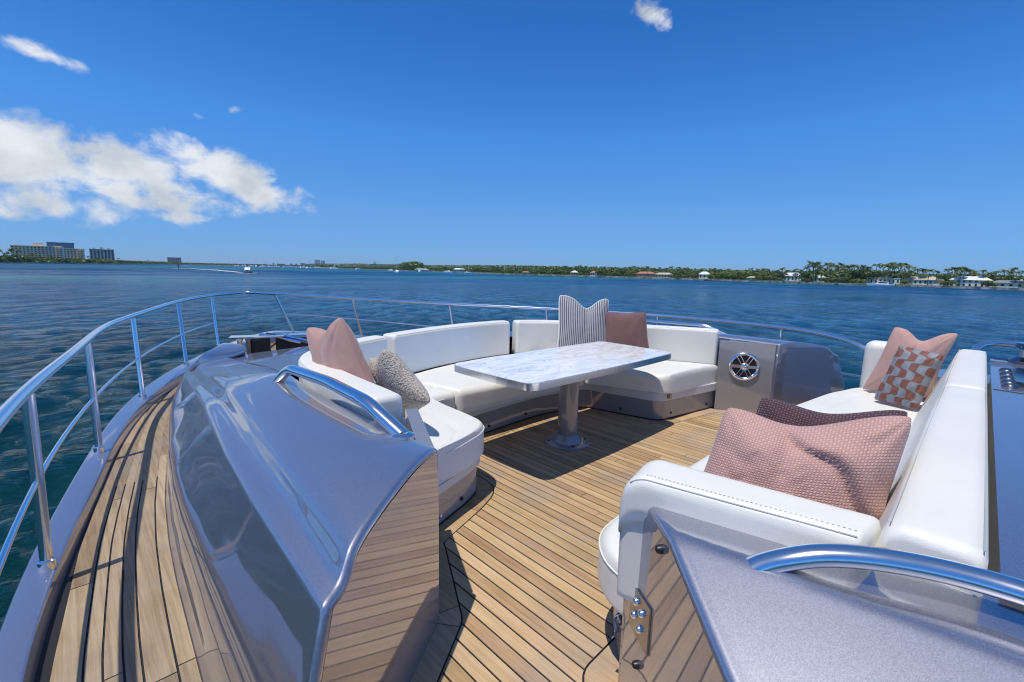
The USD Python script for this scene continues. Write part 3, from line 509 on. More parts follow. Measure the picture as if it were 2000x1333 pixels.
# the other side of the far passage, and the raked wheelhouse windscreen behind the camera (seen only as a reflection)
fb = thing('far_console', 'low dark moulding beyond the end of the aft sofa', 'console', kind='structure')
obj('body', slab(Polygon([(5.40, 0.50), (5.95, 0.15), (5.95, -2.6), (5.58, -2.6), (5.58, -0.1), (5.40, -.1)]), -0.15, 0.62, 0.02), 'paint', fb, smooth=False)
look('tinted_glass', {'p': ('principled_bsdf', dict(base_color=(0.008, 0.009, 0.011), roughness=0.03, specular_ior_level=0.5))})
wh = thing('wheelhouse', 'dark raked wheelhouse windscreen and roof aft of the lounge', 'wheelhouse', kind='structure')
def wedge(P, z): return fix(trimesh.convex.convex_hull(np.array(P)))
obj('windscreen', trimesh.convex.convex_hull(np.array([(0.75, -2.65, .74), (5.45, -2.65, .74), (1.1, -4.6, 2.25), (5.1, -4.6, 2.25), (0.75, -4.8, .74), (5.45, -4.8, .74), (1.1, -4.8, 2.25), (5.1, -4.8, 2.25)])), 'tinted_glass', wh, smooth=False)
obj('roof', slab(Polygon(rounded([(0.85, -4.3), (5.35, -4.3), (5.5, -8), (0.7, -8), (0.85, -4.3)], .3)), 2.26, 2.42, .03), 'paint', wh, smooth=False)

# ------------------------------------------------------------------ the forward sofa, a U round the table
BACK_IN = curve([(1.105, 1.86), (1.115, 2.3), (1.135, 2.75), (1.25, 3.12), (1.62, 3.42), (2.05, 3.60), (2.45, 3.73), (2.78, 3.81), (3.25, 3.87), (3.75, 3.84), (4.2, 3.55), (4.52, 3.10), (4.77, 2.65), (4.95, 2.3), (5.09, 1.97)], 160)
SEAT_F = rounded([(1.885, 2.185), (1.93, 2.30), (1.945, 2.86), (2.25, 2.875), (2.6, 2.86), (3.1, 2.855), (3.45, 2.845), (3.86, 2.80), (3.93, 2.58), (4.16, 2.02)], 0.10)
def nearest(C, p): return int(np.argmin(np.linalg.norm(C - np.array(p), axis=1)))
sofa = thing('forward_sofa', 'white vinyl U-shaped sofa wrapped round the marble table', 'sofa')
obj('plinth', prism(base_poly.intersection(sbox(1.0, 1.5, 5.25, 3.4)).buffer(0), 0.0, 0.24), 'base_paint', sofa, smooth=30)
toe = base_poly.buffer(0.004).intersection(sbox(1.0, 1.5, 5.3, 3.4)); obj('toe_rail', prism(toe.difference(base_poly.buffer(-0.02)).buffer(0), 0.001, 0.012), 'black_rubber', sofa, smooth=False)
inner = base_poly.buffer(0.022, join_style=1).intersection(sbox(1.0, 1.5, 5.04, 3.45))
obj('flap', prism(inner, 0.205, 0.285), 'flap_vinyl', sofa, smooth=30)
def stud_at(p, z, n2):                                        # black snap stud on an upright face
    m_ = lathe([(0, 0), (.013, 0), (.013, .006), (.009, .012), (0, .013)], 16); T = np.eye(4); n = np.array([*n2, 0]) / np.linalg.norm(n2); T[:3, 0] = np.cross([0, 0, 1], n); T[:3, 1] = (0, 0, 1); T[:3, 2] = n; T[:3, 3] = (*p, z); m_.apply_transform(T); return fix(m_)
for p, n2 in (((1.62, 2.075), (.37, -.93)), ((2.62, 2.962), (0, -1)), ((3.13, 2.992), (0, -1)), ((3.60, 2.955), (0, -1)), ((4.015, 2.48), (-.97, -.2)), ((4.30, 2.072), (-.17, -.98)), ((4.90, 1.962), (-.17, -.98))):
    obj('stud', stud_at(p, 0.06, n2), 'black_rubber', sofa)
b = stud_at((1.41, 2.005), 0.055, (.37, -.93)); obj('drain_cap', b, 'steel', sofa)
ib = [nearest(BACK_IN, p) for p in ((2.0, 3.58), (3.78, 3.83))]
# seat cushions: port corner piece, forward piece, starboard piece
def seat_piece(F, B, **kw): return band(F, B, 0.262, 0.462, r=0.055, crown=0.016, **kw)
SB = BACK_IN + 0
sf = [nearest(SEAT_F, p) for p in ((2.22, 2.875), (3.84, 2.80))]
fa = resample(SEAT_F[:sf[0] + 1], 90); fa = np.vstack([[1.80, 2.115], fa])
bk = np.vstack([[0.99, 1.80], BACK_IN[:ib[0] + 1]])
# rounded outer front corner of the port piece
def port_seat():
    F = resample(rounded([(1.42, 1.985), (1.60, 2.03), (1.80, 2.105), (1.905, 2.19), (1.935, 2.33), (1.945, 2.62), (1.96, 2.86), (2.10, 2.885), (2.21, 2.885)], 0.09), 120)
    B = resample(np.vstack([[(1.0, 1.84)], resample(BACK_IN[2:ib[0] + 1], 110)]), 120)
    # spread the back curve so that the sections stay apart round the corner
    t = np.linspace(0, 1, 120); B = B[np.clip((119 * np.interp(t, [0, .25, .62, .80, 1], [0, 0.06, 0.36, 0.80, 1])).astype(int), 0, 119)]; B = curve(B[::8].tolist() + [B[-1].tolist()], 120) if False else B
    k = np.ones(15) / 15; Bp = np.vstack([np.repeat(B[:1], 7, 0), B, np.repeat(B[-1:], 7, 0)]); B = np.stack([np.convolve(Bp[:, j], k, 'valid') for j in (0, 1)], 1)
    return F, B
def band_xy(F, B, z0, z1, **kw):                              # as band() but keeps the pairing of F and B
    global resample
    keep = resample; resample = lambda P, n, closed=False: np.asarray(P, float) if len(P) == n else keep(P, n, closed)
    try: return band(F, B, z0, z1, n=len(F), **kw)
    finally: resample = keep
F, B = port_seat()
s1 = obj('seat_cushion', band_xy(F, B, 0.262, 0.462, r=0.05, crown=0.014, groove=[(0.24, 0.010, 0.012)], cross=[(0.93, 0.0, 0.02)], seed=3, rough=0.005), 'vinyl', sofa, smooth=45)
def seam(P, r=0.0022, parent=None, mat='thread'): obj('seam', tube(np.asarray(P), r, 5), mat, parent, smooth=60)
seam([(*p, 0.262 + 0.165) for p in offset(F, -0.001)[2:-12]], 0.003, s1, 'vinyl')
Fc = rounded([(2.222, 2.885), (2.6, 2.865), (3.1, 2.86), (3.5, 2.85), (3.84, 2.815)], .05); Fc = resample(Fc, 90)
Bc = resample(BACK_IN[nearest(BACK_IN, (2.0, 3.58)):nearest(BACK_IN, (4.02, 3.70))], 90)
s2 = obj('seat_cushion', band_xy(Fc, Bc, 0.262, 0.466, r=0.05, crown=0.014, groove=[(0.26, 0.010, 0.012)], cross=[(0.5, 0.004, 0.02)], seed=4, rough=0.005), 'vinyl', sofa, smooth=45)
Fd = resample(rounded([(3.85, 2.80), (3.905, 2.60), (3.99, 2.36), (4.10, 2.08), (4.17, 2.03)], .06), 80)
Bd = resample(np.vstack([BACK_IN[nearest(BACK_IN, (4.04, 3.68)):], [(5.14, 1.93)]]), 80)
s3 = obj('seat_cushion', band_xy(Fd, Bd, 0.285, 0.470, r=0.055, crown=0.022, groove=[(0.55, 0.010, 0.012)], seed=5, rough=0.005), 'vinyl', sofa, smooth=45)
def stitch(P, parent, step=0.011, ln=0.0055, r=0.0011):       # a row of separate stitches
    P = np.asarray(P); d = np.r_[0, np.cumsum(np.linalg.norm(np.diff(P, axis=0), axis=1))]; ms = []
    for t in np.arange(step, d[-1] - step, step):
        a = np.array([np.interp(t, d, P[:, k]) for k in range(3)]); b = np.array([np.interp(t + ln, d, P[:, k]) for k in range(3)]); ms.append(tube(np.array([a - (0, 0, .0006), (a + b) / 2, b - (0, 0, .0006)]), r, 4))
    p = obj('stitching', cat_(ms), 'thread', parent, smooth=60); p.SetCustomDataByKey('kind', 'stuff')
# back cushions in three pieces
def back_piece(i0, i1, seed, ext=None, z1=0.855, **kw):
    P = BACK_IN[i0:i1]; P = np.vstack([[ext], P]) if ext else P; P = resample(P, 90)
    return P, band(P, offset(P, 0.165), 0.462, z1, r=0.032, crown=0.006, rough=0.003, seed=seed, n=90, **kw)
for i0, i1, sd, ex in ((0, ib[0], 6, None), (ib[0] + 1, ib[1], 7, None), (ib[1] + 1, 160, 8, None)):
    P, m_ = back_piece(i0, i1, sd, ex, lean=0.0)
    p = obj('back_cushion', m_, 'vinyl', sofa, smooth=45)
    seam([(*q, 0.848) for q in offset(P, 0.010)[2:-2]], 0.0016, p); seam([(*q, 0.848) for q in offset(P, 0.155)[2:-2]], 0.0016, p)
latch = box(4.20, 2.045, 0.262, 0.035, 0.03, 0.06, -.2); obj('latch', latch, 'dark_steel', sofa, smooth=False)

# ------------------------------------------------------------------ the aft sofa along the back of the lounge
aft = thing('aft_sofa', 'white vinyl sofa with a long straight back in the right foreground', 'sofa')
def aft_seat():
    F = resample(rounded([(1.262, 0.55), (1.262, 0.80), (1.42, 0.955), (1.9, 0.985), (3.2, 0.985), (4.0, 0.955), (4.7, 0.86), (5.16, 0.74), (5.18, 0.55)], 0.13), 150)
    B = np.stack([np.clip(F[:, 0], 1.30, 5.14), np.full(150, 0.09)], 1); return F, B
F, B = aft_seat()
a1 = obj('seat_cushion', band_xy(F, B, 0.285, 0.462, r=0.06, crown=0.010, groove=[(0.20, 0.009, 0.012)], cross=[(0.68, 0.008, 0.014)], seed=11, rough=0.005), 'vinyl', aft, smooth=45)
seam([(*q, 0.285 + 0.14) for q in offset(F, -0.001)[4:-4]], 0.003, a1, 'vinyl')
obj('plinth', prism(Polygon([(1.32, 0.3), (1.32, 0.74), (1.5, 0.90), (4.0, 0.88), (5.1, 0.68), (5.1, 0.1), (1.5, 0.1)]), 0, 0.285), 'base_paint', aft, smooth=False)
def back_strip(x0, x1, seed):
    F = np.stack([np.linspace(x0, x1, 60), np.full(60, 0.225)], 1); Bk = np.stack([np.linspace(x0, x1, 60), np.full(60, -0.088)], 1)
    # front face leans back: wide at the seat, narrower on top
    S = []
    L = x1 - x0; r = 0.03
    for x in np.unique(np.r_[np.linspace(x0, x1, 50), x0 + r * (1 - np.cos(np.linspace(0, math.pi / 2, 6))), x1 - r * (1 - np.cos(np.linspace(0, math.pi / 2, 6)))]):
        d = min(x - x0, x1 - x); k = r - math.sqrt(max(0, r * r - max(0, r - d) ** 2)) if d < r else 0
        sec = rounded([(0.20, 0.40), (0.235, 0.44), (0.165, 0.62), (0.083, 0.885), (-0.078, 0.885), (-0.09, 0.44), (-0.08, 0.40), (0.20, 0.40)], 0.028, 6)[:-1]
        c = sec.mean(0); e = sec - c; sec = c + e * (1 - k / np.maximum(np.linalg.norm(e, axis=1), .05))[:, None]
        sec = resample(sec, 56, closed=True)
        crown = 0.010 * (1 - ((x - (x0 + x1) / 2) / (L / 2)) ** 2)
        sec[:, 1] += np.clip((sec[:, 1] - .8) / .085, 0, 1) * crown; sec[:, 0] += np.where(sec[:, 0] > 0.07, 1, 0) * crown
        S.append(np.c_[np.full(56, x), sec])
    S = np.array(S); d = noise3(S.reshape(-1, 3), 3.0, seed).reshape(S.shape[:2]); S[..., 2] += .008 * d * np.clip((S[..., 2] - .45) / .4, 0, 1); S[..., 1] += .010 * d * (S[..., 1] > .07)
    return closed_loft(S)
for x0, x1, sd in ((1.325, 3.47, 12), (3.475, 5.42, 13)):
    p = obj('back_cushion', back_strip(x0, x1, sd), 'vinyl', aft, smooth=45)
    seam([(x, 0.086, 0.884) for x in np.linspace(x0 + .02, x1 - .03, 30)], 0.0016, p); seam([(x, -0.070, 0.886) for x in np.linspace(x0 + .02, x1 - .03, 30)], 0.0016, p)
    seam([(x0 + 0.014, y, .868) for y in np.linspace(.075, -.07, 8)], 0.0018, p)
# arm at the passage end, with a padded cap, and the end cushion on the far side
def arm():
    A_ = resample(rounded([(1.340, 0.735), (1.345, 0.60), (1.43, 0.10)], .06), 60); B_ = resample(rounded([(1.135, 0.69), (1.170, 0.52), (1.262, 0.115)], .06), 60)
    S = []
    for i, t in enumerate(np.linspace(0, 1, 60)):
        a, b = A_[i], B_[i]; w = np.linalg.norm(b - a); e = (b - a) / w; d = t * 0.62; d2 = (1 - t) * .62
        r = 0.09; k = r - math.sqrt(max(0, r * r - max(0, r - d) ** 2)) if d < r else 0; k2 = .025 - math.sqrt(max(0, .025 ** 2 - max(0, .025 - d2) ** 2)) if d2 < .025 else 0
        q = rounded([(w * .5, 0.42), (0.015, 0.42), (0.0, 0.60), (0, 0.862 - k - k2), (w, 0.862 - k - k2), (w, 0.745 - k), (w - .02, .735 - k * .8), (w - 0.03, 0.42), (w * .5, 0.42)], 0.030, 5)[:-1]
        q = resample(q, 60, closed=True)
        q[:, 0] = w / 2 + (q[:, 0] - w / 2) * (1 - 1.2 * k * .35 / w - 2 * k2 / w)
        S.append(np.c_[a + e * q[:, :1], q[:, 1]])
    S = np.array(S); S[..., 2] += 0.006 * noise3(S.reshape(-1, 3), 4, 15).reshape(S.shape[:2])
    return A_, B_, closed_loft(S)
A_, B_, m_ = arm(); p = obj('arm', m_, 'vinyl', aft, smooth=45)
sb_ = [(*(b + (a - b) * .06), 0.8565 - (0.09 - math.sqrt(max(0, .0081 - max(0, .09 - t * .62) ** 2)) if t * .62 < .09 else 0)) for a, b, t in zip(A_, B_, np.linspace(0, 1, 60))]
seam(sb_[3:-2], 0.0022, p)
stitch([(*(b + (a - b) * .17), z + .0075) for (_, _, z), a, b in list(zip(sb_, A_, B_))[6:-2]], p)
obj('end_cushion', band(curve([(5.15, 0.70), (5.13, 0.45), (5.13, 0.20)], 30), curve([(5.33, 0.70), (5.36, 0.45), (5.36, 0.20)], 30), 0.44, 0.90, r=0.07, crown=0.0, seed=16, n=40), 'vinyl', aft, smooth=45)
st = []
for k in range(4):
    x = 1.275 + 0.012 * k; P = curve([(x, 0.74 - .01 * k, 0.292), (x - .012 * (k % 2), 0.755, 0.25), (x + .006 * k, 0.75, 0.215), (x + .004, 0.765, 0.17 + .02 * (k % 3))], 14); st.append(tube(P, 0.006, 6, oval=(1.4, .4)))
obj('strap', cat_(st), 'strap_cloth', aft)

# ------------------------------------------------------------------ the table
tb = thing('dining_table', 'white marble-topped pedestal table with a polished steel rim', 'table')
quad = np.array([at(880, 710.6, .735)[:2], at(1038.7, 750.9, .735)[:2], at(1316.4, 689.4, .735)[:2], at(1174, 666.4, .735)[:2]])
def table_outline(grow=0.0):
    c = quad.mean(0); P = []
    for i in range(4):                                        # sides bow out a little
        a, b = quad[i], quad[(i + 1) % 4]; n = np.array([(b - a)[1], -(b - a)[0]]); n /= np.linalg.norm(n); n = n if n @ ((a + b) / 2 - c) > 0 else -n
        for t in np.linspace(0, 1, 9)[:-1]: P.append(a + (b - a) * t + n * 0.018 * 4 * t * (1 - t))
    p = Polygon(P).buffer(-0.085).buffer(0.085, quad_segs=10); return p.buffer(grow)
obj('rim', fix(prism(table_outline(0.0).difference(table_outline(-0.006)), 0.682, 0.7315)), 'steel', tb, smooth=30)
obj('top', slab(table_outline(-0.0055), 0.700, 0.735, 0.002), 'marble', tb, smooth=False)
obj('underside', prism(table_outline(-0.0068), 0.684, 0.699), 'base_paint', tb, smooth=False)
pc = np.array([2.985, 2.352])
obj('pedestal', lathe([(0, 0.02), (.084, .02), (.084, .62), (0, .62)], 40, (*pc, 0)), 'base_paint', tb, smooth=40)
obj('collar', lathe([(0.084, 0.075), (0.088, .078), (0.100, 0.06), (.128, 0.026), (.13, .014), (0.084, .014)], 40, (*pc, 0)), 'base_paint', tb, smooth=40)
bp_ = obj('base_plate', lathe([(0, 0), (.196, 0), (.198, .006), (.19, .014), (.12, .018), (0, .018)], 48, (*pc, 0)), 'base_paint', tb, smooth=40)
for k in range(4):
    a = -0.6 + k * math.pi / 2; obj('bolt', lathe([(0, .016), (.011, .016), (.011, .021), (0, .022)], 12, (pc[0] + .163 * math.cos(a), pc[1] + .163 * math.sin(a), 0)), 'black_rubber', bp_)
obj('bracket', cat_([box(*pc, 0.655, .30, .12, .05), lathe([(0, .60), (.10, .62), (.13, .682), (0, .682)], 32, (*pc, 0)), box(pc[0] + .19, pc[1] - .05, .655, .05, .05, .05), box(pc[0] + .02, pc[1], .672, .9, .5, .02)]), 'base_paint', tb, smooth=False)

# ------------------------------------------------------------------ cushions thrown on the sofas
def pillow(name, label, TL, TR, BR, BL, thick, mat, pinch=0.10, chop=0.0, chop_at=0.0, seed=0, n=49, unit_uv=False, wrinkle=0.010, front=1, piping=None, chop_w=0.30, sag=0.0, folds=()):
    TL, TR, BR, BL = (np.asarray(p, float) for p in (TL, TR, BR, BL))
    g = np.linspace(-1, 1, n); g = np.sign(g) * (1 - (1 - np.abs(g)) ** 1.25); U, V = np.meshgrid(g, g, indexing='ij')
    wid = (np.linalg.norm(TR - TL) + np.linalg.norm(BR - BL)) / 2; hei = (np.linalg.norm(TL - BL) + np.linalg.norm(TR - BR)) / 2
    nrm = np.cross(TR - TL, BL - TL); nrm /= np.linalg.norm(nrm)
    if nrm @ (EYE - TL) < 0: nrm = -nrm
    u = U * (1 - pinch * (1 - np.abs(V) ** 1.6)); v = V * (1 - pinch * (1 - np.abs(U) ** 1.6))
    rc = 1 - 0.055 * (np.abs(U) * np.abs(V)) ** 7; u = u * rc; v = v * rc
    dent = chop * np.exp(-((U - chop_at) / chop_w) ** 2) * np.clip((V + 0.6) / 1.6, 0, 1) ** 1.6
    v = v - dent - sag * (1 - U ** 2) * np.clip(V, 0, 1)
    a, b = (u + 1) / 2, (1 - v) / 2
    P = ((1 - a) * (1 - b))[..., None] * TL + (a * (1 - b))[..., None] * TR + (a * b)[..., None] * BR + ((1 - a) * b)[..., None] * BL
    prof = np.clip((1 - np.abs(U) ** 2.6) * (1 - np.abs(V) ** 2.6), 0, 1) ** 0.50
    prof = prof * (1 - 0.55 * chop / 0.5 * np.exp(-((U - chop_at) / 0.10) ** 2) * np.clip((V + 0.3) / 1.3, 0, 1))
    ms = []
    for s in (1, -1):
        Q = P + nrm * (s * thick / 2 * prof)[..., None]
        w = noise3(np.stack([U * 1.1 + 3 * seed, V * 1.1, 0 * U + s], -1).reshape(-1, 3), 1.6, seed, 3).reshape(U.shape)
        r = np.abs(noise3(np.stack([U * 2 + V * 1.2 + 7 * seed, V * 0.7 - U * .3, 0 * U], -1).reshape(-1, 3), 1.5, seed + 5, 2).reshape(U.shape))
        cr = np.zeros_like(U)
        for cu, cv in ((-1, -1), (1, -1), (-1, 1), (1, 1)):   # creases running in from the corners
            du, dv = U - cu, V - cv; d = np.hypot(du, dv); an = np.arctan2(np.abs(dv), np.abs(du)); cr += np.exp(-(d / .55) ** 2) * np.sin(an * 11 + seed + cu) * (d > .02)
        for u0, v0, u1, v1, dep, fw in folds:                 # long soft folds across the cover
            e = np.array([u1 - u0, v1 - v0]); L_ = np.hypot(*e); e /= L_; al = (U - u0) * e[0] + (V - v0) * e[1]; ac = -(U - u0) * e[1] + (V - v0) * e[0] + .06 * np.sin(al * 5)
            Q = Q - nrm * (s * dep * np.exp(-(ac / fw) ** 2) * np.clip(al / .15, 0, 1) * np.clip((L_ - al) / .15, 0, 1) - s * dep * .9 * np.exp(-((ac - 3.0 * fw) / (2.4 * fw)) ** 2) * np.clip(al / .15, 0, 1) * np.clip((L_ - al) / .15, 0, 1))[..., None]
        Q = Q + nrm * (s * (w * wrinkle * 2.2 - np.maximum(0, .06 - r) * wrinkle * 7 + cr * wrinkle * .45) * np.minimum(1, prof * 1.6))[..., None]
        m_ = sheet(Q)
        ms.append(m_)
    p = thing(name, label, 'cushion')
    st_ = np.stack([(U + 1) / 2 * (1 if unit_uv else wid), (V + 1) / 2 * (1 if unit_uv else hei)], -1).reshape(-1, 2)
    for k, m_ in enumerate(ms):
        if ((m_.face_normals @ nrm).mean() > 0) != (k == 0): m_.invert()
    body = cat_(ms); uv = np.vstack([st_, st_])
    obj('cover', body, mat, p, smooth=True, uv=uv)
    edge = np.concatenate([P[:, -1], P[::-1, 0][::1] * 0 + P[-1, ::-1], P[::-1, 0], P[0, :]]); edge = np.concatenate([P[:, -1], P[-1, ::-1][1:], P[::-1, 0][1:], P[0, :][1:-1]])
    if piping: obj('piping', tube(resample(np.vstack([edge, edge[:2]]), 160), piping, 7), 'piping_cloth', p)
    return p
pillow('scatter_cushion', 'large plain pink cushion with two pointed corners on the left end of the sofa', (1.085, 3.04, 1.06), (1.12, 2.58, 1.175), (1.25, 2.26, 0.52), (1.25, 2.90, 0.50), 0.22, 'pink_cloth', pinch=0.10, chop=0.12, chop_at=-.05, seed=1, wrinkle=0.012, chop_w=.42, folds=[(-.9, .15, .2, -.25, .007, .07), (-.9, -.3, .3, -.8, .006, .06)])
pillow('scatter_cushion', 'small oatmeal bouclé cushion beside the large pink one', (1.37, 2.75, 0.865), (1.27, 2.36, 0.995), (1.42, 2.10, 0.70), (1.50, 2.45, 0.475), 0.17, 'boucle_cloth', pinch=0.10, chop=0.10, chop_at=-0.1, seed=2, wrinkle=0.006)
pillow('scatter_cushion', 'grey and white striped cushion with white piping and a deep dent in its top', (4.14, 3.48, 1.19), (4.55, 3.05, 1.16), (4.40, 2.93, 0.47), (4.00, 3.36, 0.47), 0.24, 'stripe_cloth', pinch=0.06, chop=0.34, chop_at=0.12, seed=3, piping=0.0055, wrinkle=0.008, chop_w=.42)
pillow('scatter_cushion', 'dusky mauve square cushion leaning beside the striped cushion', (4.46, 3.05, 1.01), (4.66, 2.62, 1.03), (4.60, 2.48, 0.49), (4.36, 2.94, 0.49), 0.19, 'mauve_cloth', pinch=0.075, chop=0.0, seed=4, wrinkle=0.007)
pillow('scatter_cushion', 'pale pink cushion standing behind the rust and grey patterned cushion', (5.03, 0.50, 1.065), (5.0, 0.09, 1.055), (4.93, 0.20, 0.50), (5.00, 0.66, 0.47), 0.20, 'pale_pink_cloth', pinch=0.09, chop=0.26, chop_at=0.05, seed=5, wrinkle=0.008, chop_w=.4)
pillow('scatter_cushion', 'rust and blue-grey cushion with a wavy pattern against the far sofa back', (4.72, 0.42, 0.945), (4.62, 0.14, 0.915), (4.50, 0.24, 0.485), (4.60, 0.52, 0.485), 0.16, 'wave_cloth', pinch=0.05, seed=6, unit_uv=True, wrinkle=0.010, folds=[(.1, -.9, .75, -.35, .010, .07), (.5, -.95, .95, -.1, .009, .06)])
pillow('scatter_cushion', 'big dusty rose basket-weave cushion slumped behind the arm in the foreground', (1.715, 0.615, 0.985), (1.86, 0.095, 1.045), (1.70, 0.13, 0.49), (1.55, 0.70, 0.49), 0.30, 'rose_weave', pinch=0.065, chop=0.19, chop_at=-0.12, seed=7, wrinkle=0.014, chop_w=.6, folds=[(-.30, 1.0, .95, -.30, .020, .05), (.98, .45, .45, .72, .006, .09), (-.95, .55, -.4, .25, .006, .08)])
pillow('scatter_cushion', 'plum honeycomb-weave cushion peeking out behind the big rose one', (1.955, 0.575, 0.985), (2.06, 0.12, 1.015), (1.93, 0.16, 0.49), (1.80, 0.64, 0.49), 0.17, 'plum_weave', pinch=0.07, chop=0.12, chop_at=0.0, seed=8, wrinkle=0.010, chop_w=.6)

# ------------------------------------------------------------------ the loudspeaker in the far panel
sp = thing('loudspeaker', 'round silver marine loudspeaker with spoked grille on the grey panel', 'speaker')
d2 = np.array([0.237, -0.473, 0]); d2 /= np.linalg.norm(d2); n2 = np.array([d2[1], -d2[0], 0]); c0 = np.array([5.098, 1.679, 0.502])
n2 = n2 if n2 @ (-c0) > 0 else -n2
T = np.eye(4); T[:3, 0], T[:3, 1], T[:3, 2], T[:3, 3] = d2, np.cross(n2, d2), n2, c0
def on_panel(m_): m_ = m_.copy(); m_.apply_transform(T); return fix(m_)
obj('ring', on_panel(lathe([(.118, 0), (.152, 0), (.153, .010), (.146, .022), (.134, .026), (.126, .020), (.118, .012)], 48)), 'steel', sp, smooth=50)
obj('cone', on_panel(lathe([(0, .004), (.05, .004), (.118, .012), (.118, .002), (0, .001)], 40)), 'black_rubber', sp, smooth=40)
for k in range(6):
    a = k * math.pi / 3; w = .017 if k % 3 else .028; c, s = math.cos(a), math.sin(a)
    bars = [(-w, .004), (w, .004)] if k % 3 else [(0, .022)]
    m_ = cat_([box(.084, o, .0205, .094, h * 2, .008) for o, h in ([(-w, .0045), (w, .0045)] if k % 3 else [(0, .016)])]); m_.apply_transform(trimesh.transformations.rotation_matrix(a, (0, 0, 1))); obj('spoke', on_panel(m_), 'steel', sp, smooth=False)
obj('hub', on_panel(lathe([(0, .034), (.014, .033), (.026, .028), (.034, .020), (.042, .024), (.046, .018), (.046, .010), (0, .010)], 32)), 'steel', sp, smooth=40)

# ------------------------------------------------------------------ stainless steel rails
RAIL = curve([(-0.33, -0.6, .85), (-0.31, 0.8, .85), (-0.262, 2.1, .85), (-0.18, 3.037, .85), (-0.04, 4.0, .85), (0.069, 4.75, .85), (0.235, 5.7, 0.853), (0.487, 6.55, .856), (0.80, 7.45, .865), (1.20, 8.45, .88), (1.72, 9.35, 0.895), (2.10, 9.83, .90), (2.32, 10.04, .90)], 70)
STBD = curve([(2.62, 10.10, .90), (2.85, 9.75, 0.895), (3.05, 9.42, 0.892), (3.75, 8.35, 0.872), (4.75, 6.45, 0.855), (5.62, 4.97, 0.85), (6.02, 3.95, .85), (6.19, 3.3, .85), (6.26, 2.4, .85), (6.19, 1.62, .845), (6.10, 1.25, .83)], 60)
TOP = np.vstack([RAIL, rounded([RAIL[-1], (2.47, 10.22, .90), STBD[0]], .12)[1:-1], STBD, curve([(6.10, 1.25, .83), (5.98, 0.95, .79), (5.87, 0.72, .70), (5.83, 0.60, .56)], 16)[1:]])
br = thing('bow_railing', 'polished stainless steel railing running round the bow', 'railing')
obj('top_rail', tube(resample(TOP, 260), 0.027, 14, oval=(1.05, .92)), 'steel', br, smooth=60)
posts = [((-0.30, 1.3, .83), (-0.315, 1.3)), ((-0.18, 3.037, .83), (-0.197, 3.03)), ((0.069, 4.78, .83), (0.06, 4.72)), ((0.487, 6.55, .83), (0.485, 6.36)), ((1.16, 8.36, 0.86), (1.14, 7.98)), ((1.80, 9.45, .87), (1.80, 9.22)),
         ((2.90, 9.66, .875), (3.22, 9.55)), ((3.82, 8.23, .85), (4.05, 8.30)), ((4.75, 6.45, .83), (4.95, 6.5)), ((5.62, 4.97, .83), (5.75, 5.0)), ((6.195, 3.3, .83), (6.27, 3.3)), ((6.19, 1.66, .825), (6.25, 1.64))]
for t_, b_ in posts:
    zb = float(cap_z(b_[1])); a = np.array([*b_, zb]); c = np.array(t_)
    p = obj('post', tube([a, (a + c) / 2, c], 0.0245 if b_[1] < 9 and b_[0] < 2 else 0.021, 12), 'steel', br, smooth=60)
    obj('foot', lathe([(0, 0), (.034, 0), (.034, .045), (.028, .052), (0, .052)], 20, a), 'steel', p)
obj('middle_rail', tube(curve([(-0.305, -0.6, .40), (-0.30, 1.3, .40), (-0.192, 3.04, .40), (0.064, 4.74, .385), (0.487, 6.45, .385), (1.15, 8.16, .41), (1.80, 9.34, .42)], 60), 0.0125, 10), 'steel', br, smooth=60)
obj('middle_rail', tube(curve([(3.04, 9.60, .50), (3.90, 8.26, .47), (4.83, 6.47, .42), (5.68, 4.98, .40), (6.23, 3.3, .40), (6.25, 1.64, .40), (6.1, 0.7, .40)], 50), 0.0125, 10), 'steel', br, smooth=60)
ar = thing('aft_railing', 'short stainless rail beyond the end of the aft sofa at the right edge', 'railing')
obj('top_rail', tube(curve([(5.72, 0.02, 0.70), (5.80, 0.0, .83), (5.95, -0.08, .895), (6.1, -0.4, .90), (6.2, -1.2, .90), (6.25, -2.6, .90)], 40), 0.027, 12, oval=(1.05, .92)), 'steel', ar, smooth=60)
for y in (-0.6, -2.2): obj('post', tube([(6.3, y, -.05), (6.2, y, .4), (6.12, y, .88)], .021, 10), 'steel', ar, smooth=60)
def grab(name, label, P, r, foot=True):
    g = thing(name, label, 'handrail'); P = np.asarray(P, float); b = obj('bar', tube(rounded(P, .07, 10) if len(P) < 9 else P, r, 16, oval=(1.1, .9)), 'steel', g, smooth=60); return g
g1 = grab('grab_rail', 'bent steel grab rail on the moulding beside the left end of the sofa', [(0.925, 1.575, 0.775), (0.888, 1.80, 0.872), (0.885, 2.2, 0.885), (0.862, 2.70, 0.872), (0.815, 2.815, 0.76)], 0.030)
for p in ((0.925, 1.572, .777), (0.815, 2.815, .768)): obj('foot', lathe([(0, -.01), (.045, -.01), (.045, .004), (.03, .012), (0, .012)], 20, p), 'steel', g1)
g2 = grab('grab_rail', 'thick curved steel grab rail on the console in the right foreground', curve([(1.095, 0.298, 0.772), (1.116, 0.268, .793), (1.139, 0.227, 0.815), (1.165, 0.185, 0.831), (1.211, 0.10, 0.846), (1.264, -0.02, 0.851), (1.288, -0.128, 0.851), (1.293, -0.25, 0.85), (1.29, -.55, .845), (1.28, -.9, .78)], 60), 0.0265)
g3 = grab('grab_rail', 'short steel grab rail curving down behind the far end of the forward sofa', [(5.42, 3.4, 0.60), (5.42, 3.3, 0.84), (5.50, 2.3, 0.85), (5.55, 1.95, .72), (5.55, 1.9, .60)], 0.026)
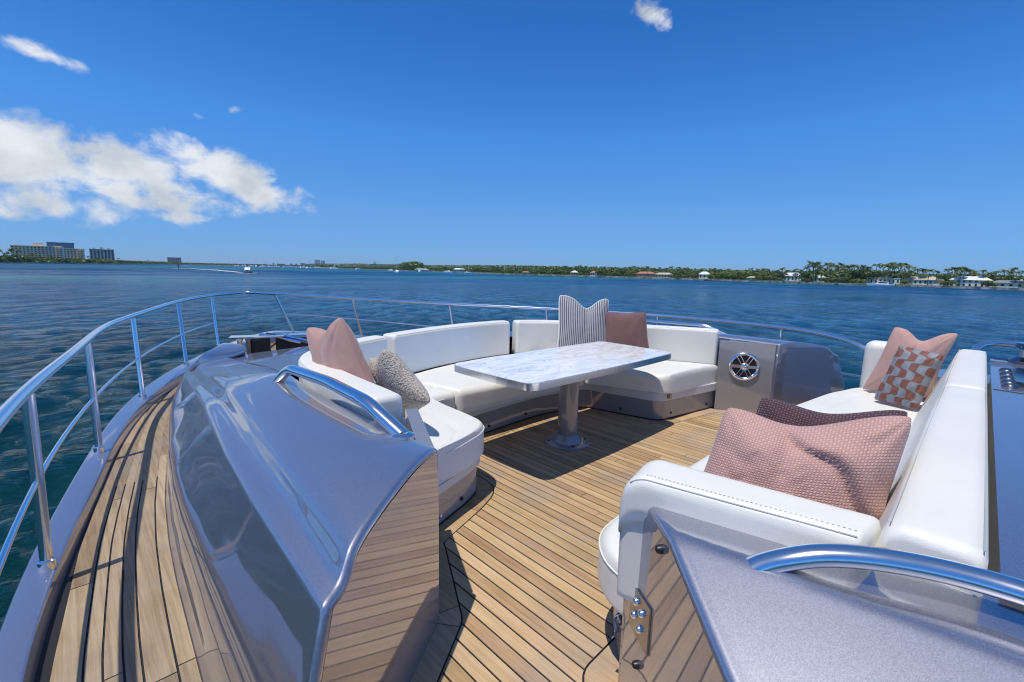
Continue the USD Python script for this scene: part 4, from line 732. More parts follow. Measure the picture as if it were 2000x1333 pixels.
# ------------------------------------------------------------------ anchor gear at the bow
fg = thing('bow_fairlead', 'polished fairlead frame with dark openings at the bow', 'fairlead')
for (x, y, z, sx, sy, sz, rz, mt, nm) in ((2.20, 8.36, .265, .80, .26, .022, -.35, 'steel', 'top_plate'), (2.98, 8.30, .245, 1.25, .24, .022, -.30, 'steel', 'top_plate'), (2.90, 8.12, .10, .95, .10, .26, -.30, 'black_rubber', 'opening'), (2.22, 8.30, .10, .30, .10, .28, -.35, 'black_rubber', 'opening'), (3.02, 8.05, .11, .05, .06, .26, -.3, 'steel', 'pillar')):
    obj(nm, box(x, y, z, sx, sy, sz, rz), mt, fg, smooth=False)
for k, (x, y) in enumerate(((1.93, 8.34), (2.04, 8.28), (2.62, 8.30))):
    obj('roller', lathe([(0, 0), (.05, 0), (.055, .02), (.038, .05), (.038, .29), (.055, .33), (0, .34)], 20, (x, y, -.08)), ['steel', 'dark_steel'][k % 2], fg)
for k in range(3): obj('bar', tube([(2.28 + .10 * k, 8.52 - .03 * k, .285), (2.70 + .10 * k, 7.85 - .03 * k, .185)], .022, 8), ['steel', 'dark_steel'][k % 2], fg)
cl = thing('mooring_cleat', 'polished mooring cleat by the bulwark at the bow', 'cleat')
obj('horns', tube(rounded([(1.60, 7.35, .02), (1.72, 7.28, .045), (1.95, 7.14, .045), (2.07, 7.07, .02)], .05), .02, 10), 'steel', cl); obj('base', box(1.835, 7.21, -.05, .16, .09, .18, -.55), 'steel', cl, smooth=False)
wl = thing('anchor_windlass', 'steel anchor windlass drum on the bow deck', 'windlass')
obj('drum', lathe([(0, 0), (.13, 0), (.13, .05), (.07, .08), (.06, .16), (.10, .2), (.10, .23), (0, .24)], 28, (3.0, 7.9, -.14)), 'steel', wl); obj('base', box(3.0, 7.9, -.12, .4, .5, .05), 'dark_steel', wl, smooth=False)

# ------------------------------------------------------------------ the water
def water_material():
    N = {'g': ('geometry', {}), 'm1': ('mapping', dict(mapping_type='point', rotation=(0, 0, 0.5), scale=(1.0, 1.9, 1.0))), 'n1': ('noise_texture', dict(scale=1.5, detail=5.0, roughness=0.6, distortion=0.4)), 'n2': ('noise_texture', dict(scale=6.5, detail=4.0, roughness=0.6, distortion=0.3)), 'n3': ('noise_texture', dict(scale=0.16, detail=5.0, roughness=0.6)),
         'a': ('math', dict(math_type='multiply_add', value2=0.36)), 'b': ('math', dict(math_type='multiply_add', value2=2.2)),
         'm4': ('mapping', dict(mapping_type='point', rotation=(0, 0, 0.75), scale=(0.0022, 0.011, 1.0))), 'n4': ('noise_texture', dict(scale=1.0, detail=4.0, roughness=0.55)), 'r4': ('map_range', dict(range_type='smoothstep', from_min=0.47, from_max=0.62, clamp=True)),
         'ln': ('vector_math', dict(math_type='length')), 'far': ('map_range', dict(range_type='smoothstep', from_min=40.0, from_max=220.0, clamp=True)), 'fm': ('math', dict(math_type='multiply')),
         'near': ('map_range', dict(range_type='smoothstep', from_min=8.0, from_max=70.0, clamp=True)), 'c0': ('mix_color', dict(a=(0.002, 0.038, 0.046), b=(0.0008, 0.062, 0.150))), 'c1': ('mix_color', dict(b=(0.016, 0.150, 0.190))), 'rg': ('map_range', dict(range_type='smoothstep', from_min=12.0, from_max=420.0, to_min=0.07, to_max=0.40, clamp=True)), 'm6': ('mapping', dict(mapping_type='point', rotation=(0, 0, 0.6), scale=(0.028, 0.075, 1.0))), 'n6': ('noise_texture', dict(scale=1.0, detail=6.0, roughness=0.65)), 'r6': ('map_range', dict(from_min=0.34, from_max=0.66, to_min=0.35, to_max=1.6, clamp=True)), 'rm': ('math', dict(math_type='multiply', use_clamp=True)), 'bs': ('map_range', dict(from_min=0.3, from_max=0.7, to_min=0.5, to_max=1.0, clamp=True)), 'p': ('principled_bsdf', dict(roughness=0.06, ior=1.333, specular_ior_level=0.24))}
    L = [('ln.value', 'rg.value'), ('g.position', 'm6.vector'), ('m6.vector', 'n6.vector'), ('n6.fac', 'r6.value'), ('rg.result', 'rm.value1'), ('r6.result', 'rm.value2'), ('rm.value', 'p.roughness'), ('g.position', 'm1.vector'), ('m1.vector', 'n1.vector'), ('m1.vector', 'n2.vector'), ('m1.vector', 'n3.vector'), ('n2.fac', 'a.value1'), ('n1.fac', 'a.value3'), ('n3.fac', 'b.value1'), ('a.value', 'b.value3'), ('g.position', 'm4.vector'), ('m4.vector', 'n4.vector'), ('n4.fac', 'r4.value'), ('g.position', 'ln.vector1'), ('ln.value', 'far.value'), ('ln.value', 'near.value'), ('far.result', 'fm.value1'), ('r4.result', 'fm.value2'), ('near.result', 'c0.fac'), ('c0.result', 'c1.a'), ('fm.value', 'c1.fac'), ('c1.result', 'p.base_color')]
    bump_on(N, L, 'b.value', 1.0, 0.95); N['bump'][1].pop('strength'); L += [('n6.fac', 'bs.value'), ('bs.result', 'bump.strength')]; look('water', N, L)
water_material()
def water():
    r = [2.2]
    while r[-1] < 420: r.append(r[-1] * 1.0100)
    while r[-1] < 14000: r.append(r[-1] * 1.06)
    r = np.array(r); th = np.unique(np.r_[np.radians(np.arange(-14, 104.01, 0.2)), np.radians(np.arange(104, 346.01, 2.0))])[:-1]
    R_, TH = np.meshgrid(r, th, indexing='ij'); X, Y = R_ * np.sin(TH), R_ * np.cos(TH); Z = np.zeros_like(X)
    g = np.random.default_rng(3)
    for k in range(76):
        lam = 0.34 * (6.5 / 0.34) ** (g.random() ** 1.1); a = 2.3 + g.normal(0, 0.55); amp = 0.0072 * lam ** 0.62; kx, ky = math.cos(a) * 2 * math.pi / lam, math.sin(a) * 2 * math.pi / lam
        fade = np.clip(1.5 - 4.6 * R_ * 0.0100 / lam, 0, 1)
        ph = kx * X + ky * Y + g.uniform(0, 6.28); Z += fade * amp * (np.sin(ph) + 0.28 * np.sin(2 * ph + 1.2))
    gust = 0.65 + 0.7 * meshkit.fbm(np.stack([X, Y, 0 * X], -1).reshape(-1, 3) * 0.045 + 50, octaves=2, seed=4).reshape(X.shape)
    Z *= gust * np.clip(1.5 - R_ / 400, 0, 1)
    V = np.stack([X, Y, WZ + Z], -1); m_ = sheet(V, wrap=True)
    c = len(m_.vertices); v = np.vstack([m_.vertices, [[0, 0, WZ]]]); n = len(th); f = np.vstack([m_.faces, [(c, j, (j + 1) % n) for j in range(n)]])
    m_ = tm(v, f)
    if m_.face_normals[:, 2].mean() < 0: m_.invert()
    return m_
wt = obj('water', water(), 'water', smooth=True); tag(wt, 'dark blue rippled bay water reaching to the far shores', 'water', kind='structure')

# ------------------------------------------------------------------ the far shores
def bearing(px):                                              # horizontal direction seen on the horizon at a column
    d = sky_dir(px, 529.5 + 0.02356 * (px - 1000)); h = d[:2] / np.linalg.norm(d[:2]); return h
def shore_at(px, D): return bearing(px) * D
def z_at(px, py, D):                                          # height that shows at row py at distance D
    d = RIGHT * (px - 1000) / FPX + DOWN * (py - 666.5) / FPX + FWD; return EYE[2] + d[2] / np.linalg.norm(d[:2]) * D
def facing(px): h = bearing(px); return -math.atan2(h[0], h[1])
def px_m(px, D):                                              # metres per picture column there
    h = bearing(px); c = h[0] * FWD[0] + h[1] * FWD[1]; return D * c / FPX
WATERLINE = [(-400, 512.0), (0, 514.8), (175, 516.5), (297, 517.2), (360, 517.2), (480, 520.2), (560, 521.6), (640, 524.5), (700, 527.0), (850, 531.0), (1000, 537.5), (1200, 543.0), (1400, 549.0), (1500, 552.0), (1650, 557.4), (1825, 562.0), (2000, 568.2), (2300, 580)]
def shore_D(px):
    y = np.interp(px, [w[0] for w in WATERLINE], [w[1] for w in WATERLINE]); d = RIGHT * (px - 1000) / FPX + DOWN * (y - 666.5) / FPX + FWD; return (WZ - EYE[2]) / d[2] * np.linalg.norm(d[:2])
LANDZ = WZ + 1.3
look('lawn', {'g': ('geometry', {}), 'n': ('noise_texture', dict(scale=0.12, detail=4.0)), 'r': ('rgb_ramp', dict(ramp=[(0.35, (0.045, 0.085, 0.02)), (0.65, (0.10, 0.15, 0.045))])), 'p': ('principled_bsdf', dict(roughness=0.9))}, [('g.position', 'n.vector'), ('n.fac', 'r.fac'), ('r.color', 'p.base_color')])
look('seawall', {'g': ('geometry', {}), 'n': ('noise_texture', dict(scale=0.25, detail=4.0)), 'r': ('rgb_ramp', dict(ramp=[(0.35, (0.10, 0.095, 0.085)), (0.65, (0.45, 0.43, 0.39))])), 'p': ('principled_bsdf', dict(roughness=0.85))}, [('g.position', 'n.vector'), ('n.fac', 'r.fac'), ('r.color', 'p.base_color')])
def plain(name, c, rough=0.7, spread=0.0):
    if spread:
        look(name, {'o': ('object_info', {}), 'm': ('map_range', dict(to_min=1 - spread, to_max=1 + spread)), 'h': ('hsv', dict(color=c)), 'p': ('principled_bsdf', dict(roughness=rough))}, [('o.random', 'm.value'), ('m.result', 'h.value'), ('h.color', 'p.base_color')])
    else: look(name, {'p': ('principled_bsdf', dict(base_color=c, roughness=rough))})
for nm, c in dict(white_wall=(0.72, 0.71, 0.68), cream_wall=(0.62, 0.54, 0.42), pink_wall=(0.58, 0.36, 0.28), beige_wall=(0.80, 0.61, 0.43), grey_wall=(0.46, 0.45, 0.45), red_tile=(0.42, 0.17, 0.10), white_tile=(0.66, 0.65, 0.62), beige_tile=(0.46, 0.40, 0.31), grey_tile=(0.20, 0.21, 0.23), gelcoat=(0.80, 0.80, 0.79), pile=(0.035, 0.03, 0.028), dock_wood=(0.28, 0.24, 0.19), red_paint=(0.42, 0.03, 0.025), trunk_bark=(0.20, 0.17, 0.135), tan_hull=(0.38, 0.33, 0.25)).items(): plain(nm, c)
look('dark_glass', {'p': ('principled_bsdf', dict(base_color=(0.03, 0.04, 0.05), roughness=0.08))})
look('tower_glass', {'p': ('principled_bsdf', dict(base_color=(0.14, 0.20, 0.25), roughness=0.15, metallic=.3))})
look('foam', {'g': ('geometry', {}), 'n': ('noise_texture', dict(scale=0.8, detail=5.0)), 'r': ('map_range', dict(from_min=0.42, from_max=0.60, clamp=True)), 't': ('transparent_bsdf', {}), 'd': ('diffuse_bsdf', dict(color=(0.8, 0.83, 0.85))), 'x': ('mix_closure', {})}, [('g.position', 'n.vector'), ('n.fac', 'r.value'), ('r.result', 'x.fac'), ('t.BSDF', 'x.closure1'), ('d.BSDF', 'x.closure2')], surface='x.closure')
def leaf(name, a, b, tr=(0.12, 0.2, 0.03)):
    look(name, {'o': ('object_info', {}), 'g': ('geometry', {}), 'n': ('noise_texture', dict(scale=0.6, detail=3.0)), 'ad': ('math', dict(math_type='multiply_add', value2=0.5)), 'sb': ('math', dict(math_type='add', value2=-0.25)), 'ro': ('math', dict(math_type='multiply_add', value2=.35)), 'r': ('rgb_ramp', dict(ramp=[(0.15, a), (0.85, b)])), 'd': ('diffuse_bsdf', {}), 't': ('translucent_bsdf', {}), 'gl': ('glossy_bsdf', dict(roughness=0.45, color=(0.6, 0.65, 0.6))), 'x': ('mix_closure', dict(fac=0.25)), 'y': ('mix_closure', dict(fac=0.05))},
         [('g.position', 'n.vector'), ('o.random', 'ad.value1'), ('n.fac', 'ad.value3'), ('g.random_per_island', 'ro.value1'), ('ad.value', 'ro.value3'), ('ro.value', 'sb.value1'), ('sb.value', 'r.fac'), ('r.color', 'd.color'), ('r.color', 't.color'), ('d.BSDF', 'x.closure1'), ('t.BSDF', 'x.closure2'), ('x.closure', 'y.closure1'), ('gl.BSDF', 'y.closure2')], surface='y.closure')
leaf('palm_leaf', (0.05, 0.085, 0.024), (0.20, 0.245, 0.08)); leaf('tree_leaf', (0.042, 0.082, 0.022), (0.17, 0.225, 0.062)); leaf('bright_leaf', (0.08, 0.15, 0.03), (0.16, 0.24, 0.05))
def land(name, label, pxs, depth):
    L = thing(name, label, 'shore', kind='structure'); A = np.array([shore_at(p, shore_D(p)) for p in pxs]); g = np.random.default_rng(len(pxs))
    A = A * (1 + g.normal(0, 0.004, len(A)))[:, None]; H = np.array([bearing(p) for p in pxs]); Bk = A + H * depth
    obj('ground', fix(sheet(np.array([np.c_[A, np.full(len(A), LANDZ)], np.c_[(A + Bk) / 2, np.full(len(A), LANDZ + .8)], np.c_[Bk, np.full(len(A), LANDZ + 1.5)]]))), 'lawn', L, smooth=True)
    obj('seawall', fix(sheet(np.array([np.c_[A - H * 0.3, np.full(len(A), WZ - 1)], np.c_[A - H * .3, np.full(len(A), LANDZ + .12)], np.c_[A + H * .5, np.full(len(A), LANDZ + .12)], np.c_[A + H * .5, np.full(len(A), LANDZ - .1)]]))), 'seawall', L, smooth=False)
land('right_shore', 'low green shore with seawall along the right half of the horizon', np.linspace(610, 2400, 120), 260)
land('left_shore', 'low green point with seawall at the left of the horizon', np.linspace(-500, 297, 60), 330)
land('far_shore', 'thin distant shore between the pink tower and the white twin towers', np.linspace(290, 660, 30), 500)
# plants: a few kinds built once as classes, then one instance per tree
def klass(name): return stage.DefinePrim(f'/World/{name}', 'Xform') if False else stage.CreateClassPrim(f'/World/{name}')
def palm_kind(name, h, seed, fronds=17, size=3.4):
    g = np.random.default_rng(seed); k = klass(name); lean = g.uniform(-.7, .7, 2)
    P = np.array([[lean[0] * t ** 2, lean[1] * t ** 2, h * t] for t in np.linspace(0, 1, 9)]); obj('trunk', tube(P, np.linspace(.26, .14, 9) * (1 + .3 * (np.linspace(1, 0, 9) ** 6)), 7), 'trunk_bark', k)
    top = P[-1]; V, F = [], []
    for i in range(fronds):
        az = 2 * math.pi * (i * 0.382 + g.uniform(-.05, .05)); e0 = g.uniform(-.15, 1.25); L = size * g.uniform(.8, 1.1); n = 9; p = top.copy(); e = e0; d = np.array([math.cos(az), math.sin(az)]); side = np.array([-d[1], d[0], 0]); rows = []
        for j in range(n):
            t = j / (n - 1); w = .62 * math.sin(math.pi * min(1, .12 + .9 * t)) ** .8; droop = .35 + .3 * t
            rows.append((p.copy(), p + side * w - np.array([*(d * -.22), droop * w]), p - side * w - np.array([*(d * -.22), droop * w]))); st = L / (n - 1); p = p + np.array([*(d * math.cos(e) * st), math.sin(e) * st]); e -= .26 * (0.6 + t)
        for j in range(n - 1):                                # separate leaflets leave gaps between them
            a, b = rows[j], rows[j + 1]; q = a[0] + (b[0] - a[0]) * .78
            for s in (1, 2):
                tip = a[s] + (b[s] - a[s]) * .9; c = len(V); V += [a[0], q, tip, a[s]]; F += [(c, c + 1, c + 2), (c, c + 2, c + 3)]
    obj('crown', tm(V, F), 'palm_leaf', k, smooth=False); return k
def tree_kind(name, h, w, seed, n=520, leafmat='tree_leaf', trunk=.3):
    g = np.random.default_rng(seed); k = klass(name); V, F = [], []
    lobes = [(np.array([g.normal(0, w * .24), g.normal(0, w * .24), h * g.uniform(.48, .80)]), w * g.uniform(.22, .36)) for _ in range(9)]
    obj('trunk', cat_([tube(np.array([[0, 0, 0], [g.normal(0, .1), 0, h * .25], [0, g.normal(0, .2), h * .5]]), [.3, .22, .14], 6)] + [tube(np.array([[0, 0, h * .28], c * .6 + (0, 0, h * .15), c]), [.14, .1, .05], 5) for c, r in lobes[:4]]), 'trunk_bark', k)
    for _ in range(n):
        c, r = lobes[g.integers(len(lobes))]; d = g.normal(size=3); d /= np.linalg.norm(d); p = c + d * r * g.uniform(.62, 1.05) ** .6 * (1, 1, .82); s = w * g.uniform(.035, .085)
        a = np.cross(d + g.normal(0, .5, 3), g.normal(size=3)); a /= np.linalg.norm(a); b = np.cross(a, d); q = len(V); V += [p + a * s, p + b * s, p - a * s * g.uniform(.6, 1.1), p - b * s]; F += [(q, q + 1, q + 2), (q, q + 2, q + 3)]
    obj('crown', tm(V, F), leafmat, k, smooth=False); return k
PALMS = [palm_kind('palm_tall_kind', 10, 1), palm_kind('palm_slim_kind', 10, 2, 15, 3.0), palm_kind('palm_full_kind', 10, 3, 22, 3.7), palm_kind('palm_young_kind', 6, 4, 16, 3.2)]
TREES = [tree_kind('broad_tree_kind', 8, 9, 11), tree_kind('round_tree_kind', 7, 7.5, 12), tree_kind('spreading_tree_kind', 7, 11, 13, 620), tree_kind('bush_kind', 3.2, 5.2, 14, 360)]
BRIGHT = tree_kind('bright_tree_kind', 8, 13, 15, 800, 'bright_leaf'); PINE = tree_kind('narrow_tree_kind', 10, 3.0, 16, 420)
gp = np.random.default_rng(21)
def plant(kind, name, label, cat, group, px, back, ytop=None, h=None, nominal=10.0, wide=1.0):
    D = shore_D(px) + back; xy = shore_at(px, D); base = LANDZ + back / 260 * 1.4 - .1
    H = (z_at(px, ytop, D) - base) if ytop is not None else h
    s = max(.2, H / nominal); w_ = s * wide
    return thing(name, label, cat, group, (xy[0], xy[1], base), gp.uniform(0, 6.28), (w_, w_, s), ref=kind)
ENV = [(600, 522.5), (640, 519.5), (700, 519), (760, 518.5), (840, 519.5), (900, 519), (950, 519.5), (1000, 522.5), (1060, 523.5), (1095, 520.5), (1145, 519.5), (1200, 523), (1225, 521), (1260, 523), (1320, 523), (1390, 525), (1420, 526), (1455, 524), (1500, 527), (1520, 525), (1550, 525), (1570, 528), (1577, 517), (1600, 517), (1640, 518), (1690, 519), (1735, 517), (1768, 520), (1800, 528), (1840, 527), (1876, 526), (1910, 530), (1940, 531), (1977, 527), (2000, 531), (2300, 535)]
def env(px): return float(np.interp(px, [e[0] for e in ENV], [e[1] for e in ENV]))
def gap_ok(px, houses, m=0): return all(not (a - m < px < b + m) for a, b in houses)
HP = [(1863, 1925), (1773, 1832), (1691, 1748), (1948, 2000), (1586, 1609), (1535, 1562), (1460, 1480), (1366, 1386), (1245, 1312), (1154, 1165), (1116, 1128), (1020, 1034), (887, 906)]
G1, G2 = 'palms standing along the right shore', 'leafy trees along the right shore'
PL, TL_ = 'palm tree among the many palms lining the right shore', 'leafy green tree among the palms lining the right shore'
ZONES = [(600, 'left of the narrow dark tree'), (735, 'between the narrow dark tree and the bright green tree'), (845, 'around the white house right of the bright green tree'), (935, 'in the dense stretch left of the low red-roofed house'), (1037, 'between the low red roof and the narrow pink house'), (1130, 'around the small red-roofed house'), (1200, 'left of the pink mansion'), (1246, 'around the pink mansion and its wing'), (1316, 'between the mansion wing and the white gabled house'), (1388, 'around the broad olive tree'), (1457, 'around the small brown-roofed house'), (1505, 'around the white house with the bright white roof'), (1572, 'near the cream house below the tallest palms'), (1640, 'between the cream house and the docked white yacht'), (1700, 'behind the docked white motor yacht'), (1765, 'around the long house with the beige roof'), (1845, 'around the villa with arches'), (1930, 'around the grey-roofed house at the right end')]
ORD = 'first second third fourth fifth sixth seventh eighth ninth tenth eleventh twelfth thirteenth fourteenth fifteenth sixteenth seventeenth eighteenth nineteenth twentieth'.split()
COUNT = {}
def where(kind, px, zones):
    z = [q[1] for q in zones if q[0] <= px][-1]; n = COUNT[kind, z] = COUNT.get((kind, z), 0) + 1
    return f'{kind} {z}, {ORD[min(n, 20) - 1]} from left'
LZ = [(-99, 'at the left edge in front of the beige apartment block'), (42, 'before the long wing of the beige apartment block'), (112, 'before the right wing of the beige apartment block'), (160, 'by the grey-blue tower'), (222, 'on the low end of the left point')]
px = 655.0
while px < 2010:
    step = np.interp(px, [650, 1000, 1500, 2000], [13, 11.5, 12, 13]); px += step * gp.uniform(.6, 1.4); e = env(px)
    plant(PALMS[gp.integers(3)], 'palm_tree', where('palm', px, ZONES), 'palm tree', G1, px, gp.uniform(14, 60), ytop=e + abs(gp.normal(0, 2.2)) + (4 if gp.random() < .25 else 0))
px = 650.0
while px < 2010:
    px += np.interp(px, [650, 1000, 1500, 2000], [10, 11, 12, 14]) * gp.uniform(.6, 1.4); e = env(px); b = np.interp(px, [w[0] for w in WATERLINE], [w[1] for w in WATERLINE])
    inside = not gap_ok(px, HP, 2)
    plant(TREES[gp.integers(3)], 'leafy_tree', where('leafy tree', px, ZONES), 'tree', G2, px, gp.uniform(62, 80) if inside else gp.uniform(20, 70), ytop=e + (b - e) * gp.uniform(.16, .42), nominal=7.3, wide=1.15)
px = 660.0
while px < 2010:
    px += np.interp(px, [650, 1000, 1500, 2000], [14, 14, 15, 17]) * gp.uniform(.6, 1.4)
    if gap_ok(px, HP, 1): plant(TREES[3], 'shore_bush', where('low bush', px, ZONES), 'bush', 'bushes at the water side of the right shore', px, gp.uniform(5, 14), h=gp.uniform(2.2, 4.2), nominal=3.0)
TALL = {1577: 'tall palm at the left end of the tallest group, above the cream house', 1587: 'tall palm, second from the left above the cream house', 1594: 'tall palm, third from the left above the cream house', 1618: 'tall palm just right of the cream house', 1640: 'tall palm midway between the cream house and the docked white yacht', 1735: 'tall palm above the docked white yacht, left of a close pair', 1741: 'tall palm above the docked white yacht, right of a close pair', 1767: 'tall palm alone with sky round its crown, right of the docked yacht', 1881: 'tall palm in front of the villa with arches', 1978: 'tall palm over the grey-roofed house', 1919: 'tall palm at the right end of the villa with arches'}
for px, top, back in ((1577, 515, 20), (1587, 517, 24), (1594, 516, 30), (1618, 517, 26), (1640, 517, 20), (1735, 516, 28), (1741, 518, 40), (1767, 518.5, 30), (1881, 524.5, 18), (1978, 526, 30), (1919, 530, 25)):
    plant(PALMS[gp.integers(2)], 'palm_tree', TALL[px], 'palm tree', 'tallest palms on the right shore', px, back, ytop=top, wide=.8)
plant(BRIGHT, 'leafy_tree', 'wide bright green tree right of the sailboat mast', 'tree', None, 803, 40, ytop=512.5, nominal=8.0, wide=1.35)
plant(BRIGHT, 'leafy_tree', 'broad olive green tree low on the shore left of the small brown house', 'tree', None, 1424, 15, ytop=533, nominal=8.0, wide=1.2)
plant(PINE, 'conifer_tree', 'tall narrow dark tree standing alone left of the sailboat', 'tree', None, 732, 30, ytop=510.5, nominal=9.0, wide=.9)
for px, t, w_ in ((719, 517, 'left of the tall narrow one'), (767, 514.5, 'left of the sailboat mast'), (777, 514, 'right of the sailboat mast')): plant(PINE, 'conifer_tree', f'small narrow dark tree just {w_}', 'tree', 'narrow dark trees near the sailboat', px, 30, ytop=t, nominal=9.0, wide=.6)
# left point
EL = [(-20, 489), (0, 490), (10, 493), (26, 487), (38, 490), (50, 496), (85, 500), (110, 499), (130, 503), (160, 503), (178, 499), (190, 504), (220, 505), (260, 506.5), (285, 508), (298, 510)]
px = -15.0
while px < 296:
    px += gp.uniform(5, 9.5); e = float(np.interp(px, [q[0] for q in EL], [q[1] for q in EL]))
    if px < 120 or gp.random() < .35: plant(PALMS[gp.integers(3)], 'palm_tree', where('palm', px, LZ), 'palm tree', 'palms on the left shore', px, gp.uniform(14, 40), ytop=e + gp.uniform(0, 4.5))
    plant(TREES[gp.integers(3)], 'leafy_tree', where('leafy tree', px, LZ), 'tree', 'leafy trees on the left shore', px, gp.uniform(12, 45), ytop=e + (514 - e) * gp.uniform(.35, .6), nominal=7.3, wide=1.25)
def thicket(name, label, pxs, back, hs, n, seed, size=1.0):     # far-off undergrowth that reads as one mass
    g = np.random.default_rng(seed); V, F = [], []
    for _ in range(n):
        p = g.uniform(*pxs); D = shore_D(p) + g.uniform(*back); xy = shore_at(p, D); z = LANDZ + g.uniform(0, 1) ** 1.4 * np.interp(p, *hs); s = size * g.uniform(.5, 1.5); d = g.normal(size=3); d /= np.linalg.norm(d); a = np.cross(d, g.normal(size=3)); a /= np.linalg.norm(a); b = np.cross(a, d); c = np.array([*xy, z]); q = len(V)
        V += [c + a * s, c + b * s, c - a * s, c - b * s * .8]; F += [(q, q + 1, q + 2), (q, q + 2, q + 3)]
    p = obj(name, tm(V, F), 'tree_leaf', smooth=False); tag(p, label, 'undergrowth', kind='stuff')
thicket('undergrowth', 'dense green undergrowth behind the houses along the right shore', (612, 2060), (50, 130), ([600, 1000, 1500, 2000], [11, 10.5, 9.5, 8]), 44000, 5, 1.0)
thicket('undergrowth', 'green undergrowth between the trees on the left point', (-60, 296), (8, 60), ([0, 200, 297], [6, 6, 5]), 6000, 6, 1.0)
thicket('undergrowth', 'thin line of green along the most distant shore', (296, 650), (5, 120), ([296, 420, 560, 650], [5, 4, 5, 6]), 7000, 7, 1.6)

# houses
def house(name, label, p0, p1, ybase, ytop, wall, roof, back=30, storeys=1, hip=True, bays=6, wing=None, arches=False):
    pc = (p0 + p1) / 2; D = shore_D(pc) + back; xy = shore_at(pc, D); k = px_m(pc, D); w = (p1 - p0) * k; zb = LANDZ + .2; zt = z_at(pc, ytop, D); H = max(3.2, zt - zb); he = H * (.62 if hip else .9); d = max(7, w * .45)
    h = thing(name, label, 'house', loc=(xy[0], xy[1], zb), rotz=facing(pc))
    obj('wall', box(0, 0, he / 2, w, d, he), wall, h, smooth=False)
    e = .7; r = [(-w / 2 - e, -d / 2 - e, he), (w / 2 + e, -d / 2 - e, he), (w / 2 + e, d / 2 + e, he), (-w / 2 - e, d / 2 + e, he), (-w / 2 + d * .42, 0, H), (w / 2 - d * .42, 0, H)] if hip else [(x, y, z) for x in (-w / 2 - .3, w / 2 + .3) for y in (-d / 2 - .3, d / 2 + .3) for z in (he, H)]
    rf = obj('roof', trimesh.convex.convex_hull(np.array(r)), roof, h, smooth=False)
    if w > 14: obj('chimney', box(w * .22, 0, H, .9, .9, 2.0), wall, rf, smooth=False)
    fh = he / storeys
    for s in range(storeys):
        for i in range(bays):
            x = -w / 2 + w * (i + .5) / bays; ww, hh = w / bays * .40, fh * .50
            if arches and s == 0:
                P = [(-ww / 2, 0), (ww / 2, 0)] + [(ww / 2 * math.cos(a), hh + ww / 2 * math.sin(a)) for a in np.linspace(0, math.pi, 9)]; m_ = trimesh.creation.extrude_polygon(Polygon(P), .12); m_.apply_transform(trimesh.transformations.rotation_matrix(math.pi / 2, (1, 0, 0))); m_.apply_translation((x, -d / 2 + .04, .15)); obj('window', m_, 'dark_glass', h, smooth=False)
            else: obj('window', box(x, -d / 2 - .02, s * fh + fh * .52, ww, .12, hh), 'dark_glass', h, smooth=False)
    return h
house('villa', 'two-storey white villa with arches and pale hipped roofs', 1866, 1924, 559, 540, 'white_wall', 'white_tile', 24, 2, True, 7, arches=True)
house('house', 'long low white house with a beige roof behind the lifted boat', 1774, 1832, 554, 541, 'white_wall', 'beige_tile', 32, 1, True, 8)
house('house', 'long flat white house behind the docked white motor yacht', 1690, 1749, 550, 543, 'white_wall', 'white_tile', 40, 1, False, 9)
house('house', 'white house with a grey roof at the right end of the shore', 1947, 2004, 560, 548, 'white_wall', 'grey_tile', 22, 1, True, 5)
house('house', 'cream house with a cream sloping roof below the tallest palms', 1584, 1610, 549, 537, 'cream_wall', 'white_tile', 24, 1, True, 4)
house('house', 'white house with a bright white roof above the channel posts', 1533, 1563, 548, 533, 'white_wall', 'white_tile', 28, 1, True, 5)
house('house', 'small brown-roofed house between dense palms', 1460, 1481, 546, 540, 'cream_wall', 'beige_tile', 14, 1, True, 3)
house('house', 'white gabled house with a steep pale roof', 1366, 1386, 540, 531, 'white_wall', 'white_tile', 22, 1, True, 3)
house('mansion', 'pink mansion with an orange-red tiled roof', 1244, 1279, 541, 531, 'pink_wall', 'red_tile', 30, 2, True, 7)
house('house', 'long yellowish wing with white columns beside the pink mansion', 1281, 1313, 541, 533, 'cream_wall', 'beige_tile', 32, 1, True, 6)
house('house', 'small red-roofed house left of the pink mansion', 1153, 1166, 538, 529.5, 'white_wall', 'red_tile', 24, 1, True, 3)
house('house', 'narrow pink house among palms left of the small red roof', 1115, 1129, 538, 529, 'pink_wall', 'white_tile', 24, 1, True, 3)
house('house', 'low house with a red roof near the middle of the horizon', 1019, 1035, 535, 530.5, 'cream_wall', 'red_tile', 18, 1, True, 3)
house('house', 'white house right of the bright green tree', 886, 907, 532, 524, 'white_wall', 'white_tile', 20, 1, True, 4)
house('boathouse', 'white boathouse at the water near the bright green tree', 811, 838, 531, 526.5, 'white_wall', 'white_tile', 4, 1, True, 4)
